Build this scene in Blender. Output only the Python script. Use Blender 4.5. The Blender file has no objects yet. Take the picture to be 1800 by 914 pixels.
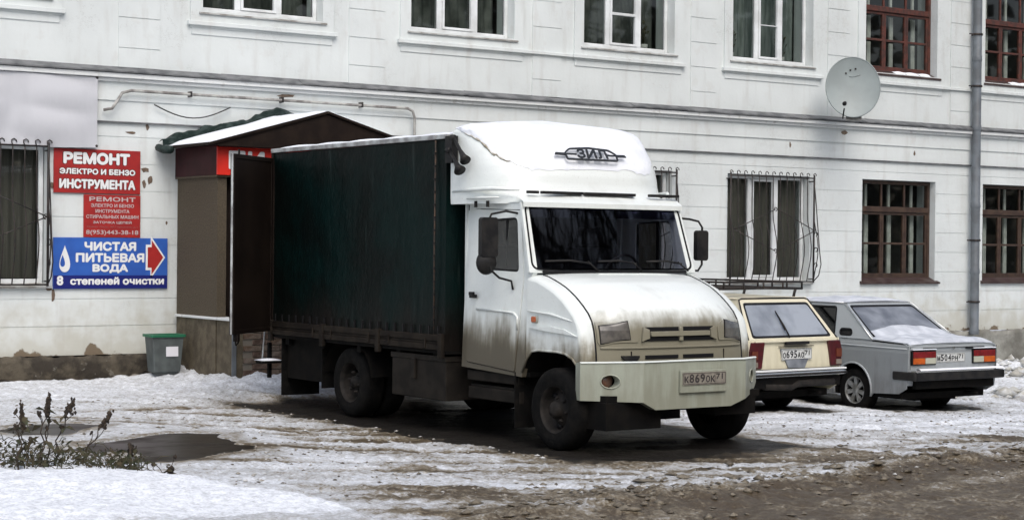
import bpy, math, random
import numpy as np
from mathutils import Vector, Matrix, Euler
from mathutils.geometry import tessellate_polygon, delaunay_2d_cdt
random.seed(7)
S = bpy.context.scene
C = S.collection
R_ = math.radians
# ------------------------------------------------------------------ camera
cam_d = bpy.data.cameras.new("camera"); cam = bpy.data.objects.new("camera", cam_d); C.objects.link(cam)
S.camera = cam
EYE = 1.85
def cam_axes(yaw, pitch, roll):
    f = Vector((math.sin(yaw)*math.cos(pitch), math.cos(yaw)*math.cos(pitch), math.sin(pitch)))
    r = Vector((math.cos(yaw), -math.sin(yaw), 0)); u = r.cross(f)
    c, s = math.cos(roll), math.sin(roll)
    return c*r+s*u, -s*r+c*u, f
cr, cu, cf = cam_axes(0.6097157, -0.0068507, 0.0096207)
m = Matrix.Identity(4)
for i in range(3):
    m[i][0] = cr[i]; m[i][1] = cu[i]; m[i][2] = -cf[i]
m[2][3] = EYE
cam.matrix_world = m
cam_d.lens = 3132.65/1800*36; cam_d.sensor_width = 36; cam_d.clip_start = .1; cam_d.clip_end = 3000
S.render.resolution_x = 1024; S.render.resolution_y = 519
# ------------------------------------------------------------------ world, sun, exposure
SUN_EL, SUN_AZ = R_(50), R_(200)      # compass azimuth of the sun (0 = +Y), behind the photographer
w = bpy.data.worlds.new("World"); S.world = w; w.use_nodes = True
nt = w.node_tree; bg = nt.nodes["Background"]
sky = nt.nodes.new("ShaderNodeTexSky"); sky.sky_type = 'NISHITA'; sky.sun_disc = False
sky.sun_elevation = SUN_EL; sky.sun_rotation = SUN_AZ; sky.air_density = 1.0; sky.dust_density = 4.0; sky.ozone_density = 1.0
hs = nt.nodes.new("ShaderNodeHueSaturation"); hs.inputs["Saturation"].default_value = .74
nt.links.new(sky.outputs[0], hs.inputs["Color"]); nt.links.new(hs.outputs[0], bg.inputs[0])
bg.inputs[1].default_value = 0.15
sd = bpy.data.lights.new("sun", 'SUN'); sun = bpy.data.objects.new("sun", sd); C.objects.link(sun)
sd.energy = .7; sd.angle = R_(45); sd.color = (1, .985, .96)
sun.rotation_euler = Vector((-math.sin(SUN_AZ)*math.cos(SUN_EL), -math.cos(SUN_AZ)*math.cos(SUN_EL), -math.sin(SUN_EL))).to_track_quat('-Z', 'Y').to_euler()
S.view_settings.view_transform = 'Standard'; S.view_settings.look = 'None'
S.view_settings.exposure = 0.46; S.view_settings.gamma = 1
# ------------------------------------------------------------------ materials
def mat(name, col=(.5,.5,.5), rough=.6, metal=0., col2=None, nscale=6., detail=5., lo=.4, hi=.6, bump=0., bscale=40., stretch=(1,1,1), spec=.5, alpha=None, coat=0.):
    """noise-mottled principled material in object coordinates"""
    M = bpy.data.materials.new(name); M.use_nodes = True
    n = M.node_tree.nodes; l = M.node_tree.links; p = n["Principled BSDF"]
    p.inputs["Base Color"].default_value = (*col, 1); p.inputs["Roughness"].default_value = rough; p.inputs["Metallic"].default_value = metal
    p.inputs["Specular IOR Level"].default_value = spec; p.inputs["Coat Weight"].default_value = coat
    tc = n.new("ShaderNodeTexCoord"); mp = n.new("ShaderNodeMapping"); mp.inputs["Scale"].default_value = stretch
    l.new(tc.outputs["Object"], mp.inputs[0])
    if col2 is not None:
        no = n.new("ShaderNodeTexNoise"); no.inputs["Scale"].default_value = nscale; no.inputs["Detail"].default_value = detail
        l.new(mp.outputs[0], no.inputs[0])
        mr = n.new("ShaderNodeMapRange"); mr.inputs[1].default_value = lo; mr.inputs[2].default_value = hi; l.new(no.outputs[0], mr.inputs[0])
        mx = n.new("ShaderNodeMix"); mx.data_type = 'RGBA'; mx.inputs[6].default_value = (*col, 1); mx.inputs[7].default_value = (*col2, 1)
        l.new(mr.outputs[0], mx.inputs[0]); l.new(mx.outputs[2], p.inputs["Base Color"])
    if bump:
        nb = n.new("ShaderNodeTexNoise"); nb.inputs["Scale"].default_value = bscale; nb.inputs["Detail"].default_value = 6
        l.new(mp.outputs[0], nb.inputs[0])
        b = n.new("ShaderNodeBump"); b.inputs["Strength"].default_value = bump; b.inputs["Distance"].default_value = .02
        l.new(nb.outputs[0], b.inputs["Height"]); l.new(b.outputs[0], p.inputs["Normal"])
    return M
class NG:
    """tiny node helper"""
    def __init__(s, M): s.n = M.node_tree.nodes; s.l = M.node_tree.links
    def new(s, t, **k):
        x = s.n.new(t)
        for a, b in k.items(): setattr(x, a, b)
        return x
    def link(s, a, b): s.l.new(a, b)
    def math(s, op, a, b=None, clamp=False):
        x = s.n.new("ShaderNodeMath"); x.operation = op; x.use_clamp = clamp
        for i, v in enumerate((a, b)):
            if v is None: continue
            if isinstance(v, (int, float)): x.inputs[i].default_value = v
            else: s.l.new(v, x.inputs[i])
        return x.outputs[0]
    def noise(s, vec, scale, detail=5, stretch=None, rough=.55):
        if stretch:
            mp = s.n.new("ShaderNodeMapping"); mp.inputs["Scale"].default_value = stretch; s.l.new(vec, mp.inputs[0]); vec = mp.outputs[0]
        x = s.n.new("ShaderNodeTexNoise"); x.inputs["Scale"].default_value = scale; x.inputs["Detail"].default_value = detail; x.inputs["Roughness"].default_value = rough
        s.l.new(vec, x.inputs[0]); return x.outputs[0]
    def rng(s, v, a, b, c=0., d=1.):
        x = s.n.new("ShaderNodeMapRange"); x.inputs[1].default_value = a; x.inputs[2].default_value = b; x.inputs[3].default_value = c; x.inputs[4].default_value = d
        x.interpolation_type = 'SMOOTHSTEP'; s.l.new(v, x.inputs[0]); return x.outputs[0]
    def mix(s, f, a, b):
        x = s.n.new("ShaderNodeMix"); x.data_type = 'RGBA'
        for i, v in ((0, f), (6, a), (7, b)):
            if isinstance(v, tuple): x.inputs[i].default_value = (*v, 1)
            elif isinstance(v, (int, float)): x.inputs[i].default_value = v
            else: s.l.new(v, x.inputs[i])
        return x.outputs[2]
def newmat(name, rough=.5):
    M = bpy.data.materials.new(name); M.use_nodes = True; g = NG(M); p = g.n["Principled BSDF"]; p.inputs["Roughness"].default_value = rough
    tc = g.new("ShaderNodeTexCoord"); return M, g, p, tc.outputs["Object"]
def glass(name, tint=(.25,.27,.28), rough=.02, refl=1.0):
    M = bpy.data.materials.new(name); M.use_nodes = True; g = NG(M); out = g.n["Material Output"]
    tr = g.new("ShaderNodeBsdfTransparent"); tr.inputs[0].default_value = (*tint, 1)
    gl = g.new("ShaderNodeBsdfGlossy"); gl.inputs["Roughness"].default_value = rough; gl.inputs[0].default_value = (refl, refl, refl, 1)
    fr = g.new("ShaderNodeFresnel"); ge = g.new("ShaderNodeNewGeometry"); g.link(g.math('SUBTRACT', 1.5, g.math('MULTIPLY', ge.outputs['Backfacing'], .8333)), fr.inputs[0])   # a sheet: same reflection from both sides
    mx = g.new("ShaderNodeMixShader"); g.link(fr.outputs[0], mx.inputs[0]); g.link(tr.outputs[0], mx.inputs[1]); g.link(gl.outputs[0], mx.inputs[2])
    g.link(mx.outputs[0], out.inputs[0]); return M
def dirty_paint(name, base, dirt=(.30,.275,.20), dark=(.07,.06,.045), z0=.75, z1=1.25, rough=.35, amount=1., darkz=0., coat=.3, sa=1.1, ba=.6):
    """paint with road grime thickening towards the sills, in vertical runs"""
    M, g, p, oc = newmat(name, rough); p.inputs["Coat Weight"].default_value = coat; p.inputs["Coat Roughness"].default_value = .2
    sep = g.new("ShaderNodeSeparateXYZ"); g.link(oc, sep.inputs[0]); z = sep.outputs[2]
    streak = g.noise(oc, 3.2, 5, (3.5, 3.5, .5)); blot = g.noise(oc, 4, 6)
    zz = g.math('ADD', z, g.math('MULTIPLY', g.math('SUBTRACT', streak, .5), sa))
    zz = g.math('ADD', zz, g.math('MULTIPLY', g.math('SUBTRACT', blot, .5), ba))
    f = g.math('MULTIPLY', g.rng(zz, z1, z0), amount)
    sp = g.rng(g.noise(oc, 60, 3), .56, .75); f = g.math('MAXIMUM', f, g.math('MULTIPLY', sp, .16))
    f2 = g.math('MAXIMUM', f, g.math('MULTIPLY', g.rng(blot, .5, .8), .18))
    c = g.mix(f2, base, dirt)
    if darkz:
        c = g.mix(g.math('MULTIPLY', g.rng(zz, darkz, darkz-.35), .85), c, dark)
    g.link(c, p.inputs["Base Color"]); g.link(g.math('ADD', g.math('MULTIPLY', f2, .45), rough), p.inputs["Roughness"])
    nb = g.new("ShaderNodeBump"); nb.inputs["Strength"].default_value = .12; nb.inputs["Distance"].default_value = .01
    g.link(g.noise(oc, 25, 5), nb.inputs["Height"]); g.link(nb.outputs[0], p.inputs["Normal"]); return M

def wall_material(name, base, upper=False):
    M, g, p, oc = newmat(name, .9)
    sep = g.new("ShaderNodeSeparateXYZ"); g.link(oc, sep.inputs[0]); z = sep.outputs[2]
    big = g.noise(oc, .7, 5); med = g.noise(oc, 3.5, 6); fine = g.noise(oc, 22, 5)
    run = g.noise(oc, 2.6, 5, (2.2, 1, .35))
    c = g.mix(g.rng(big, .35, .65), base, tuple(v*.90 for v in base))
    c = g.mix(g.math('MULTIPLY', g.rng(run, .50, .72), .30), c, (.42,.41,.38))
    c = g.mix(g.math('MULTIPLY', g.rng(med, .58, .66), .22), c, (.52,.51,.48))
    fn_ = g.noise(oc, 1.1, 8, rough=.75); crk = g.math('ABSOLUTE', g.math('SUBTRACT', fn_, .5)); c = g.mix(g.math('MULTIPLY', g.rng(crk, .0035, .0), g.math('MULTIPLY', g.rng(big, .48, .6), .55)), c, (.22,.21,.19))   # hairline cracks
    # splash dirt and damp above the plinth
    zz = g.math('ADD', z, g.math('MULTIPLY', g.math('SUBTRACT', med, .5), 1.6))
    c = g.mix(g.math('MULTIPLY', g.rng(zz, 1.25, .45), .55), c, (.36,.335,.25))
    # plaster broken away, showing brown brick and mortar, mostly near the ground
    zq = g.math('ADD', g.math('MULTIPLY', g.math('SUBTRACT', z, .48), 1.9), g.math('MULTIPLY', g.math('SUBTRACT', g.noise(oc, 2.3, 7), .42), 1.6))
    c = g.mix(g.rng(zq, .17, .10), c, (.16,.125,.085))
    g.link(c, p.inputs["Base Color"])
    nb = g.new("ShaderNodeBump"); nb.inputs["Strength"].default_value = .35; nb.inputs["Distance"].default_value = .012
    h = g.math('ADD', med, g.math('MULTIPLY', fine, .35)); g.link(h, nb.inputs["Height"]); g.link(nb.outputs[0], p.inputs["Normal"])
    return M
M_wall = wall_material('painted_plaster', (.66,.70,.695))
M_plinth, g, p, oc = newmat('plinth_render', .95)
sx_ = g.new("ShaderNodeSeparateXYZ"); g.link(oc, sx_.inputs[0])
c = g.mix(g.rng(g.noise(oc, 2.2, 6), .35, .65), (.15,.145,.125), (.30,.30,.27))
c = g.mix(g.rng(g.math('ADD', sx_.outputs[0], g.math('MULTIPLY', g.noise(oc, 1.3, 4), 2.0)), 15.5, 11.5), c, g.mix(g.rng(g.noise(oc, 4, 7), .4, .62), (.035,.029,.022), (.10,.085,.062)))     # bare damp brick and soil stain on the left
c = g.mix(g.math('MULTIPLY', g.rng(g.noise(oc, 9, 5), .62, .7), .6), c, (.20,.19,.165))
g.link(c, p.inputs["Base Color"]); nb = g.new("ShaderNodeBump"); nb.inputs["Strength"].default_value = .9; nb.inputs["Distance"].default_value = .03; g.link(g.noise(oc, 9, 7), nb.inputs["Height"]); g.link(nb.outputs[0], p.inputs["Normal"])
M_ledge = mat('sheet_metal_ledge', (.075,.08,.085), .6, col2=(.16,.165,.17), nscale=5)
M_white = mat('white_trim', (.66,.68,.68), .7, col2=(.42,.42,.40), nscale=9, lo=.58, hi=.78)
M_pvc = mat('white_plastic_frame', (.74,.77,.78), .35, col2=(.6,.62,.62), nscale=4)
M_brownwood = mat('dark_brown_window_paint', (.035,.018,.012), .5, col2=(.06,.035,.022), nscale=8)
M_redwood = mat('red_brown_window_paint', (.10,.028,.018), .55, col2=(.05,.02,.014), nscale=12)
M_sillmetal = mat('sill_sheet', (.48,.49,.48), .5, col2=(.25,.24,.22), nscale=6)
M_sillbrown = mat('brown_sill_sheet', (.035,.018,.016), .45, col2=(.06,.04,.035), nscale=6)
M_glass = glass('window_glass', (.62,.66,.64))
M_room = mat('dim_room', (.11,.11,.10), .9, col2=(.20,.195,.18), nscale=2)
M_curt = mat('grey_brown_blind', (.15,.135,.118), .9, col2=(.11,.10,.088), nscale=3, stretch=(8,8,.5))
M_curtw = mat('net_curtain', (.26,.29,.28), .9, col2=(.14,.17,.16), nscale=3, stretch=(4,4,.7))
M_panemottle = mat('grey_green_pane_mottle', (.055,.062,.056), .9, col2=(.17,.18,.165), nscale=2.6, detail=8, lo=.42, hi=.66, stretch=(1.6,1,1.0))  # mottled sheet colour imitating foliage reflections in the upper panes
M_iron = mat('black_wrought_iron', (.012,.011,.011), .55, col2=(.03,.02,.016), nscale=20)
M_pipe = mat('grey_painted_pipe', (.14,.16,.18), .5, col2=(.10,.11,.12), nscale=4)
M_wpipe = mat('whitewashed_pipe', (.38,.38,.36), .7, col2=(.16,.15,.14), nscale=7)
M_cable = mat('black_cable', (.03,.03,.03), .6)
M_dish = mat('grey_dish_paint', (.27,.31,.31), .5, col2=(.24,.275,.275), nscale=3)
M_snow = mat('snow_cover', (.80,.83,.87), .75, col2=(.70,.73,.78), nscale=3.5, bump=.6, bscale=11)
M_thinsnow = mat('thin_frozen_snow', (.56,.59,.64), .7, col2=(.42,.45,.50), nscale=5, bump=.5, bscale=14)
M_wetsnow = mat('dirty_snow', (.60,.62,.63), .7, col2=(.38,.37,.33), nscale=7, bump=.7, bscale=18)
M_tile = mat('tan_stucco_cladding', (.078,.061,.038), .9, col2=(.060,.047,.030), nscale=40, bump=.5, bscale=60)
M_parapet = mat('tan_parapet', (.115,.095,.062), .9, col2=(.07,.056,.036), nscale=8, bump=.4)
M_brick = mat('brown_brick', (.11,.07,.045), .9, col2=(.17,.13,.10), nscale=14, bump=.6)
M_mortar = mat('mortar', (.20,.18,.15), .95)
M_maroon = mat('maroon_sheet', (.040,.010,.012), .5, col2=(.028,.008,.009), nscale=5, spec=.15)
M_gable = mat('dark_brown_gable_sheet', (.010,.006,.0045), .6, col2=(.016,.010,.007), nscale=5, spec=.15)
M_green = mat('dark_green_roofing', (.005,.014,.012), .5, col2=(.03,.045,.042), nscale=9, bump=.5, spec=.15)
M_redsign = mat('bright_red_sign', (.62,.022,.010), .45, col2=(.50,.018,.010), nscale=3)
M_redban = mat('red_banner', (.36,.018,.016), .5, col2=(.28,.014,.014), nscale=4)
M_blue = mat('blue_banner', (.030,.115,.45), .45, col2=(.025,.09,.38), nscale=3)
M_navy = mat('navy_strip', (.008,.014,.15), .45)
M_letter = mat('white_lettering', (.75,.76,.76), .5)
M_letterdim = mat('faded_lettering', (.50,.42,.42), .6)
M_shadowred = mat('dark_letter_edge', (.06,.004,.004), .6)
M_banner = mat('pale_blank_banner', (.52,.53,.56), .8, col2=(.43,.44,.47), nscale=1.3, stretch=(1,1,.5), bump=.3, bscale=6)
M_binbody = mat('grey_plastic_bin', (.085,.10,.10), .55, col2=(.06,.07,.07), nscale=6)
M_bingreen = mat('green_plastic_liner', (.012,.12,.06), .5)
M_paper = mat('white_paper', (.66,.66,.70), .7)
# vehicles
M_cab = dirty_paint('truck_white_paint', (.72,.76,.74), dirt=(.21,.185,.125), z0=.86, z1=1.27, darkz=1.17, dark=(.060,.052,.036), sa=.40, ba=.22)
M_wing = dirty_paint('wing_paint', (.72,.76,.74), dirt=(.21,.185,.125), z0=.80, z1=1.08, darkz=.98, dark=(.05,.045,.033), sa=.3, ba=.35)
M_nose = dirty_paint('truck_nose_paint', (.74,.78,.76), dirt=(.195,.182,.132), dark=(.11,.10,.072), z0=1.08, z1=1.31, darkz=.84, sa=.20, ba=.14)
M_bumper = dirty_paint('bumper_paint', (.32,.345,.285), dirt=(.20,.20,.15), z0=.35, z1=.95, amount=.7, rough=.45)
M_tarp, g, p, oc = newmat('dark_green_tarpaulin', .5); p.inputs['Specular IOR Level'].default_value = .12
sx_ = g.new("ShaderNodeSeparateXYZ"); g.link(oc, sx_.inputs[0])
c = g.mix(g.rng(g.noise(oc, 1.4, 6), .35, .65), (.0010,.0095,.0088), (.0018,.0042,.0038))
c = g.mix(g.math('MULTIPLY', g.rng(g.noise(oc, 2.6, 6, (3.4,3.4,.28)), .60, .74), .5), c, (.020,.032,.030))   # dried drips
c = g.mix(g.rng(g.math('ADD', sx_.outputs[2], g.math('MULTIPLY', g.noise(oc, 2.2, 6, (1.5,1.5,.6)), 1.1)), 2.05, 1.3), c, (.008,.0065,.0055))   # road dirt
g.link(c, p.inputs["Base Color"])
nb = g.new("ShaderNodeBump"); nb.inputs["Strength"].default_value = .8; nb.inputs["Distance"].default_value = .04; g.link(g.noise(oc, 3.0, 6, (1.6,1.6,.8)), nb.inputs["Height"]); g.link(nb.outputs[0], p.inputs["Normal"])
M_board = mat('muddy_side_board', (.010,.0075,.006), .75, col2=(.020,.016,.012), nscale=6, spec=.15)
M_under = mat('black_chassis', (.003,.003,.003), .9, col2=(.007,.006,.005), nscale=6, spec=.15)
M_tool = mat('muddy_toolbox_steel', (.011,.0095,.008), .7, col2=(.020,.017,.014), nscale=6, spec=.15)
M_doorpan = mat('dark_brown_cargo_door', (.007,.0045,.0035), .6, col2=(.012,.008,.006), nscale=2, spec=.15)
M_alu = mat('pale_aluminium_strip', (.42,.44,.44), .5, col2=(.2,.2,.2), nscale=7)
M_rubber = mat('tyre_rubber', (.0035,.0035,.0035), .85, col2=(.012,.0105,.009), nscale=9, lo=.45, hi=.8, bump=.3, spec=.15)
M_rim = mat('muddy_steel_rim', (.028,.024,.021), .7, col2=(.012,.011,.010), nscale=9, spec=.2)
M_alloy = mat('silver_alloy_rim', (.30,.31,.31), .45, metal=.4, col2=(.15,.15,.14), nscale=12)
M_seal = mat('black_rubber_seal', (.010,.010,.011), .5, spec=.15)
M_plastic = mat('black_plastic', (.014,.014,.015), .45, col2=(.025,.024,.023), nscale=9, spec=.15)
M_chrome = mat('dull_chrome', (.60,.61,.60), .25, metal=.8)
M_wglass = glass('windscreen_glass', (.55,.56,.62), .03, .6)
M_dglass = glass('door_glass', (.30,.30,.31), .02)
M_wtint = glass('blue_sun_band', (.10,.09,.22), .03)
M_head = mat('muddy_headlight_glass', (.06,.055,.05), .25, col2=(.10,.092,.08), nscale=12, spec=.8)
M_orange = mat('amber_lens', (.50,.10,.015), .3, col2=(.35,.07,.01), nscale=9)
M_redlens = mat('red_tail_lens', (.20,.012,.014), .25, col2=(.13,.01,.012), nscale=12, spec=.7)
M_darkred = mat('dark_red_tail_lens', (.075,.008,.012), .3, col2=(.05,.008,.01), nscale=12)
M_clear = mat('clear_lens', (.42,.42,.34), .25)
M_seat = mat('dark_seat_cloth', (.02,.02,.022), .9, spec=.15)
M_plate = mat('number_plate_white', (.62,.64,.63), .4, col2=(.52,.53,.51), nscale=14)
M_plated = mat('muddy_number_plate', (.19,.17,.145), .6, col2=(.26,.24,.20), nscale=18)
M_platetxt = mat('black_plate_print', (.012,.012,.014), .5)
M_cream = dirty_paint('cream_paint', (.66,.62,.47), dirt=(.44,.40,.27), z0=.25, z1=.95, amount=.6)
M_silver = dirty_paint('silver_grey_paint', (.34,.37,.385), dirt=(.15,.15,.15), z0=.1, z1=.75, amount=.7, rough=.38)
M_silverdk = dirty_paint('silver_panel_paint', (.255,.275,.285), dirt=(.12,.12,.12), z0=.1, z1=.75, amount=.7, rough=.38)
M_frost = mat('frosted_glass', (.10,.11,.13), .28, col2=(.24,.26,.29), nscale=4, lo=.38, hi=.7, spec=.8)
M_frost2 = mat('misted_glass', (.17,.19,.22), .22, col2=(.30,.33,.37), nscale=2.2, lo=.38, hi=.62, spec=.8)
M_carglass = glass('car_side_glass', (.03,.03,.032), .02)
M_weed = mat('withered_stem', (.018,.013,.010), .9, col2=(.05,.035,.022), nscale=30)
M_leaf = mat('withered_leaf', (.055,.042,.020), .8, col2=(.032,.038,.016), nscale=20)
M_clod = mat('brown_slush_clod', (.17,.145,.105), .55, col2=(.08,.065,.045), nscale=12, bump=.6, bscale=30)
M_clodw = mat('grey_snow_clod', (.52,.53,.53), .7, col2=(.30,.28,.24), nscale=14, bump=.5, bscale=30)
M_puddle, g_, p_, oc_ = newmat('muddy_water', .07); p_.inputs["Base Color"].default_value = (.022,.018,.013,1); p_.inputs["Specular IOR Level"].default_value = .10
g_.link(g_.rng(g_.noise(oc_, 2.0, 4), .4, .75, .3, .6), p_.inputs["Roughness"])
M_bark = mat('bark', (.035,.028,.022), .95)
M_pot = mat('white_flower_pot', (.55,.55,.53), .6)

# ------------------------------------------------------------------ mesh helpers
class MB:
    def __init__(s): s.v = []; s.f = []; s.m = []; s.sm = []
    def add(s, vs, fs, mi=0, smooth=False):
        o = len(s.v); s.v += [tuple(v) for v in vs]; s.f += [tuple(i+o for i in f) for f in fs]; s.m += [mi]*len(fs); s.sm += [smooth]*len(fs); return s
    def box(s, a, b, mi=0, rot=None, piv=None):
        x0,y0,z0 = a; x1,y1,z1 = b
        vs = [Vector(p) for p in ((x0,y0,z0),(x1,y0,z0),(x1,y1,z0),(x0,y1,z0),(x0,y0,z1),(x1,y0,z1),(x1,y1,z1),(x0,y1,z1))]
        if rot is not None:
            pv = Vector(piv) if piv else (Vector(a)+Vector(b))/2
            Rm = Euler(rot).to_matrix(); vs = [Rm@(v-pv)+pv for v in vs]
        return s.add(vs, [(0,3,2,1),(4,5,6,7),(0,1,5,4),(1,2,6,5),(2,3,7,6),(3,0,4,7)], mi)
    def tube(s, pts, r, n=8, mi=0, closed=False, caps=True):
        pts = [Vector(p) for p in pts]; k = len(pts); rr = r if isinstance(r, (list, tuple)) else [r]*k
        vs = []; up = Vector((0,0,1)); prev = None
        for i, p in enumerate(pts):
            if closed: t = pts[(i+1)%k]-pts[i-1]
            else: t = pts[min(i+1,k-1)]-pts[max(i-1,0)]
            t.normalize()
            if prev is None:
                a = t.cross(up)
                if a.length < .05: a = t.cross(Vector((1,0,0)))
            else: a = prev-t*prev.dot(t)
            a.normalize(); prev = a; b = t.cross(a)
            for j in range(n):
                q = 2*math.pi*j/n; vs.append(p+rr[i]*(a*math.cos(q)+b*math.sin(q)))
        fs = []
        for i in range(k if closed else k-1):
            for j in range(n):
                a0 = i*n+j; a1 = i*n+(j+1)%n; b0 = ((i+1)%k)*n+j; b1 = ((i+1)%k)*n+(j+1)%n
                fs.append((a0,a1,b1,b0))
        if caps and not closed: fs += [tuple(range(n-1,-1,-1)), tuple(range((k-1)*n,k*n))]
        return s.add(vs, fs, mi, True)
    def lathe(s, prof, n=32, mi=0, axis='y', c=(0,0,0), closed=False, smooth=True):
        """profile (radius, along) spun round an axis"""
        vs = []; k = len(prof); cx,cy,cz = c
        for r, h in prof:
            for j in range(n):
                q = 2*math.pi*j/n; a, b = r*math.cos(q), r*math.sin(q)
                vs.append((cx+a, cy+h, cz+b) if axis == 'y' else ((cx+h, cy+a, cz+b) if axis == 'x' else (cx+a, cy+b, cz+h)))
        fs = []
        for i in range(k if closed else k-1):
            for j in range(n):
                i2 = (i+1)%k; fs.append((i*n+j, i*n+(j+1)%n, i2*n+(j+1)%n, i2*n+j))
        return s.add(vs, fs, mi, smooth)
    def plate(s, outer, holes, fn, th, mi=0, back=True):
        """flat shape with holes; fn(u,v,w) maps to 3-D, w = 0 front .. th back"""
        loops = [list(outer)]+[list(h) for h in holes]
        tris = tessellate_polygon([[Vector((a, b, 0)) for a, b in L] for L in loops])
        P = [p for L in loops for p in L]; n = len(P)
        def area(t): (a,b),(c,d),(e,f) = (P[i] for i in t); return (c-a)*(f-b)-(e-a)*(d-b)
        tris = [t if area(t) > 0 else (t[0], t[2], t[1]) for t in tris]
        vs = [fn(a, b, 0) for a, b in P]+[fn(a, b, th) for a, b in P]
        fs = [tuple(t) for t in tris]
        if back: fs += [(t[2]+n, t[1]+n, t[0]+n) for t in tris]
        o = 0
        for li, L in enumerate(loops):
            k = len(L)
            for i in range(k):
                a, b = o+i, o+(i+1)%k; fs.append((a, a+n, b+n, b))
            o += k
        return s.add(vs, fs, mi)
    def grid(s, fn, nu, nv, mi=0, smooth=True, closed_u=False):
        vs = [fn(i/nu, j/nv) for j in range(nv+1) for i in range(nu+1)]
        return s.add(vs, [(j*(nu+1)+i, j*(nu+1)+i+1, (j+1)*(nu+1)+i+1, (j+1)*(nu+1)+i) for j in range(nv) for i in range(nu)], mi, smooth)
    def build(s, name, mats, parent=None, loc=None, bevel=0, kind=None, recalc=True):
        me = bpy.data.meshes.new(name); me.from_pydata(s.v, [], s.f)
        if not isinstance(mats, (list, tuple)): mats = [mats]
        for q in mats: me.materials.append(q)
        me.polygons.foreach_set('material_index', s.m); me.polygons.foreach_set('use_smooth', s.sm); me.update()
        if recalc:
            import bmesh
            bm = bmesh.new(); bm.from_mesh(me); bmesh.ops.recalc_face_normals(bm, faces=bm.faces); bm.to_mesh(me); bm.free()
        o = bpy.data.objects.new(name, me); C.objects.link(o)
        if parent: o.parent = parent
        if loc: o.location = loc
        if kind: o['kind'] = kind
        if bevel:
            b = o.modifiers.new('bevel', 'BEVEL'); b.width = bevel; b.segments = 2; b.limit_method = 'ANGLE'; b.angle_limit = R_(40)
        return o
def empty(name, label, cat, loc=(0,0,0), rz=0, group=None, rot=None):
    o = bpy.data.objects.new(name, None); C.objects.link(o); o.location = loc; o.rotation_euler = rot if rot else (0,0,rz); o.empty_display_size = .2
    tag(o, label, cat, group); return o
def tag(o, label, cat, group=None):
    o['label'] = label; o['category'] = cat
    if group: o['group'] = group
    return o
def rrect(x0, z0, x1, z1, r=.03, n=4, dens=0):
    pts = []
    for cx, cz, a0 in ((x1-r, z1-r, 0), (x0+r, z1-r, 90), (x0+r, z0+r, 180), (x1-r, z0+r, 270)):
        for i in range(n+1):
            a = R_(a0+90*i/n); pts.append((cx+r*math.cos(a), cz+r*math.sin(a)))
    return densify(pts, dens) if dens else pts
def densify(pts, d):
    out = []
    for i, p in enumerate(pts):
        q = pts[(i+1)%len(pts)]; L = math.dist(p, q); k = max(1, int(L/d))
        out += [(p[0]+(q[0]-p[0])*t/k, p[1]+(q[1]-p[1])*t/k) for t in range(k)]
    return out
def rpoly(pts, r=.04, n=3):
    """round the corners of a polygon"""
    out = []; k = len(pts)
    for i in range(k):
        p = Vector(pts[i]); a = Vector(pts[i-1]); b = Vector(pts[(i+1)%k])
        rr = r[i] if isinstance(r, (list, tuple)) else r
        if rr <= 0: out.append(tuple(p)); continue
        u = (a-p); v = (b-p); d1 = min(rr, u.length*.45); d2 = min(rr, v.length*.45); s0 = p+u.normalized()*d1; s1 = p+v.normalized()*d2
        for j in range(n+1):
            t = j/n; out.append(tuple((1-t)**2*s0+2*t*(1-t)*p+t*t*s1))
    return out
def interp(tab, x):
    for (a, b), (c, d) in zip(tab, tab[1:]):
        if x <= c: return b+(d-b)*max(0, min(1, (x-a)/(c-a)))
    return tab[-1][1]
_glyphs = {}
def outline_text(body):
    """glyph contours of the built-in font as triangles at size 1: each outer contour is filled on its own, so overlapping strokes stay solid"""
    if body in _glyphs: return _glyphs[body]
    cu_ = bpy.data.curves.new('glyphs', 'FONT'); cu_.body = body; cu_.size = 1.0; cu_.fill_mode = 'NONE'; cu_.resolution_u = 3
    t = bpy.data.objects.new('glyphs', cu_); C.objects.link(t)
    dg = bpy.context.evaluated_depsgraph_get(); m0 = bpy.data.meshes.new_from_object(t.evaluated_get(dg)); bpy.data.objects.remove(t)
    co = [(v.co.x, v.co.y) for v in m0.vertices]; nb = {}
    for e in m0.edges:
        i, j = e.vertices; nb.setdefault(i, []).append(j); nb.setdefault(j, []).append(i)
    loops = []; seen = set()
    for s0 in sorted(nb):
        if s0 in seen: continue
        L = [s0]; seen.add(s0); cur = s0
        while True:
            nx_ = [k for k in nb[cur] if k not in seen]
            if not nx_: break
            # follow the stored order of the contour so that its winding is kept
            cur = min(nx_) if len(L) == 1 else nx_[0]; seen.add(cur); L.append(cur)
        if len(L) > 2: loops.append([co[k] for k in L])
    bpy.data.meshes.remove(m0)
    vin = []; ed = []
    for P in loops:
        o = len(vin); vin += [Vector(p) for p in P]; ed += [(o+i, o+(i+1) % len(P)) for i in range(len(P))]
    cv, ce, cf_, *_r = delaunay_2d_cdt(vin, ed, [], 0, 1e-5)
    A0 = np.array([p for P in loops for p in P]); B0 = np.array([P[(i+1) % len(P)] for P in loops for i in range(len(P))])
    fs = []
    for f in cf_:                         # keep what lies inside by the non-zero winding rule
        x = sum(cv[i].x for i in f)/len(f); y = sum(cv[i].y for i in f)/len(f)
        up = (A0[:,1] <= y) & (B0[:,1] > y); dn = (A0[:,1] > y) & (B0[:,1] <= y)
        cr_ = (B0[:,0]-A0[:,0])*(y-A0[:,1])-(x-A0[:,0])*(B0[:,1]-A0[:,1])
        if int((up & (cr_ > 0)).sum())-int((dn & (cr_ < 0)).sum()) != 0: fs.append(tuple(f))
    _glyphs[body] = (np.array([(v.x, v.y, 0.) for v in cv]), fs); return _glyphs[body]
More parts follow.
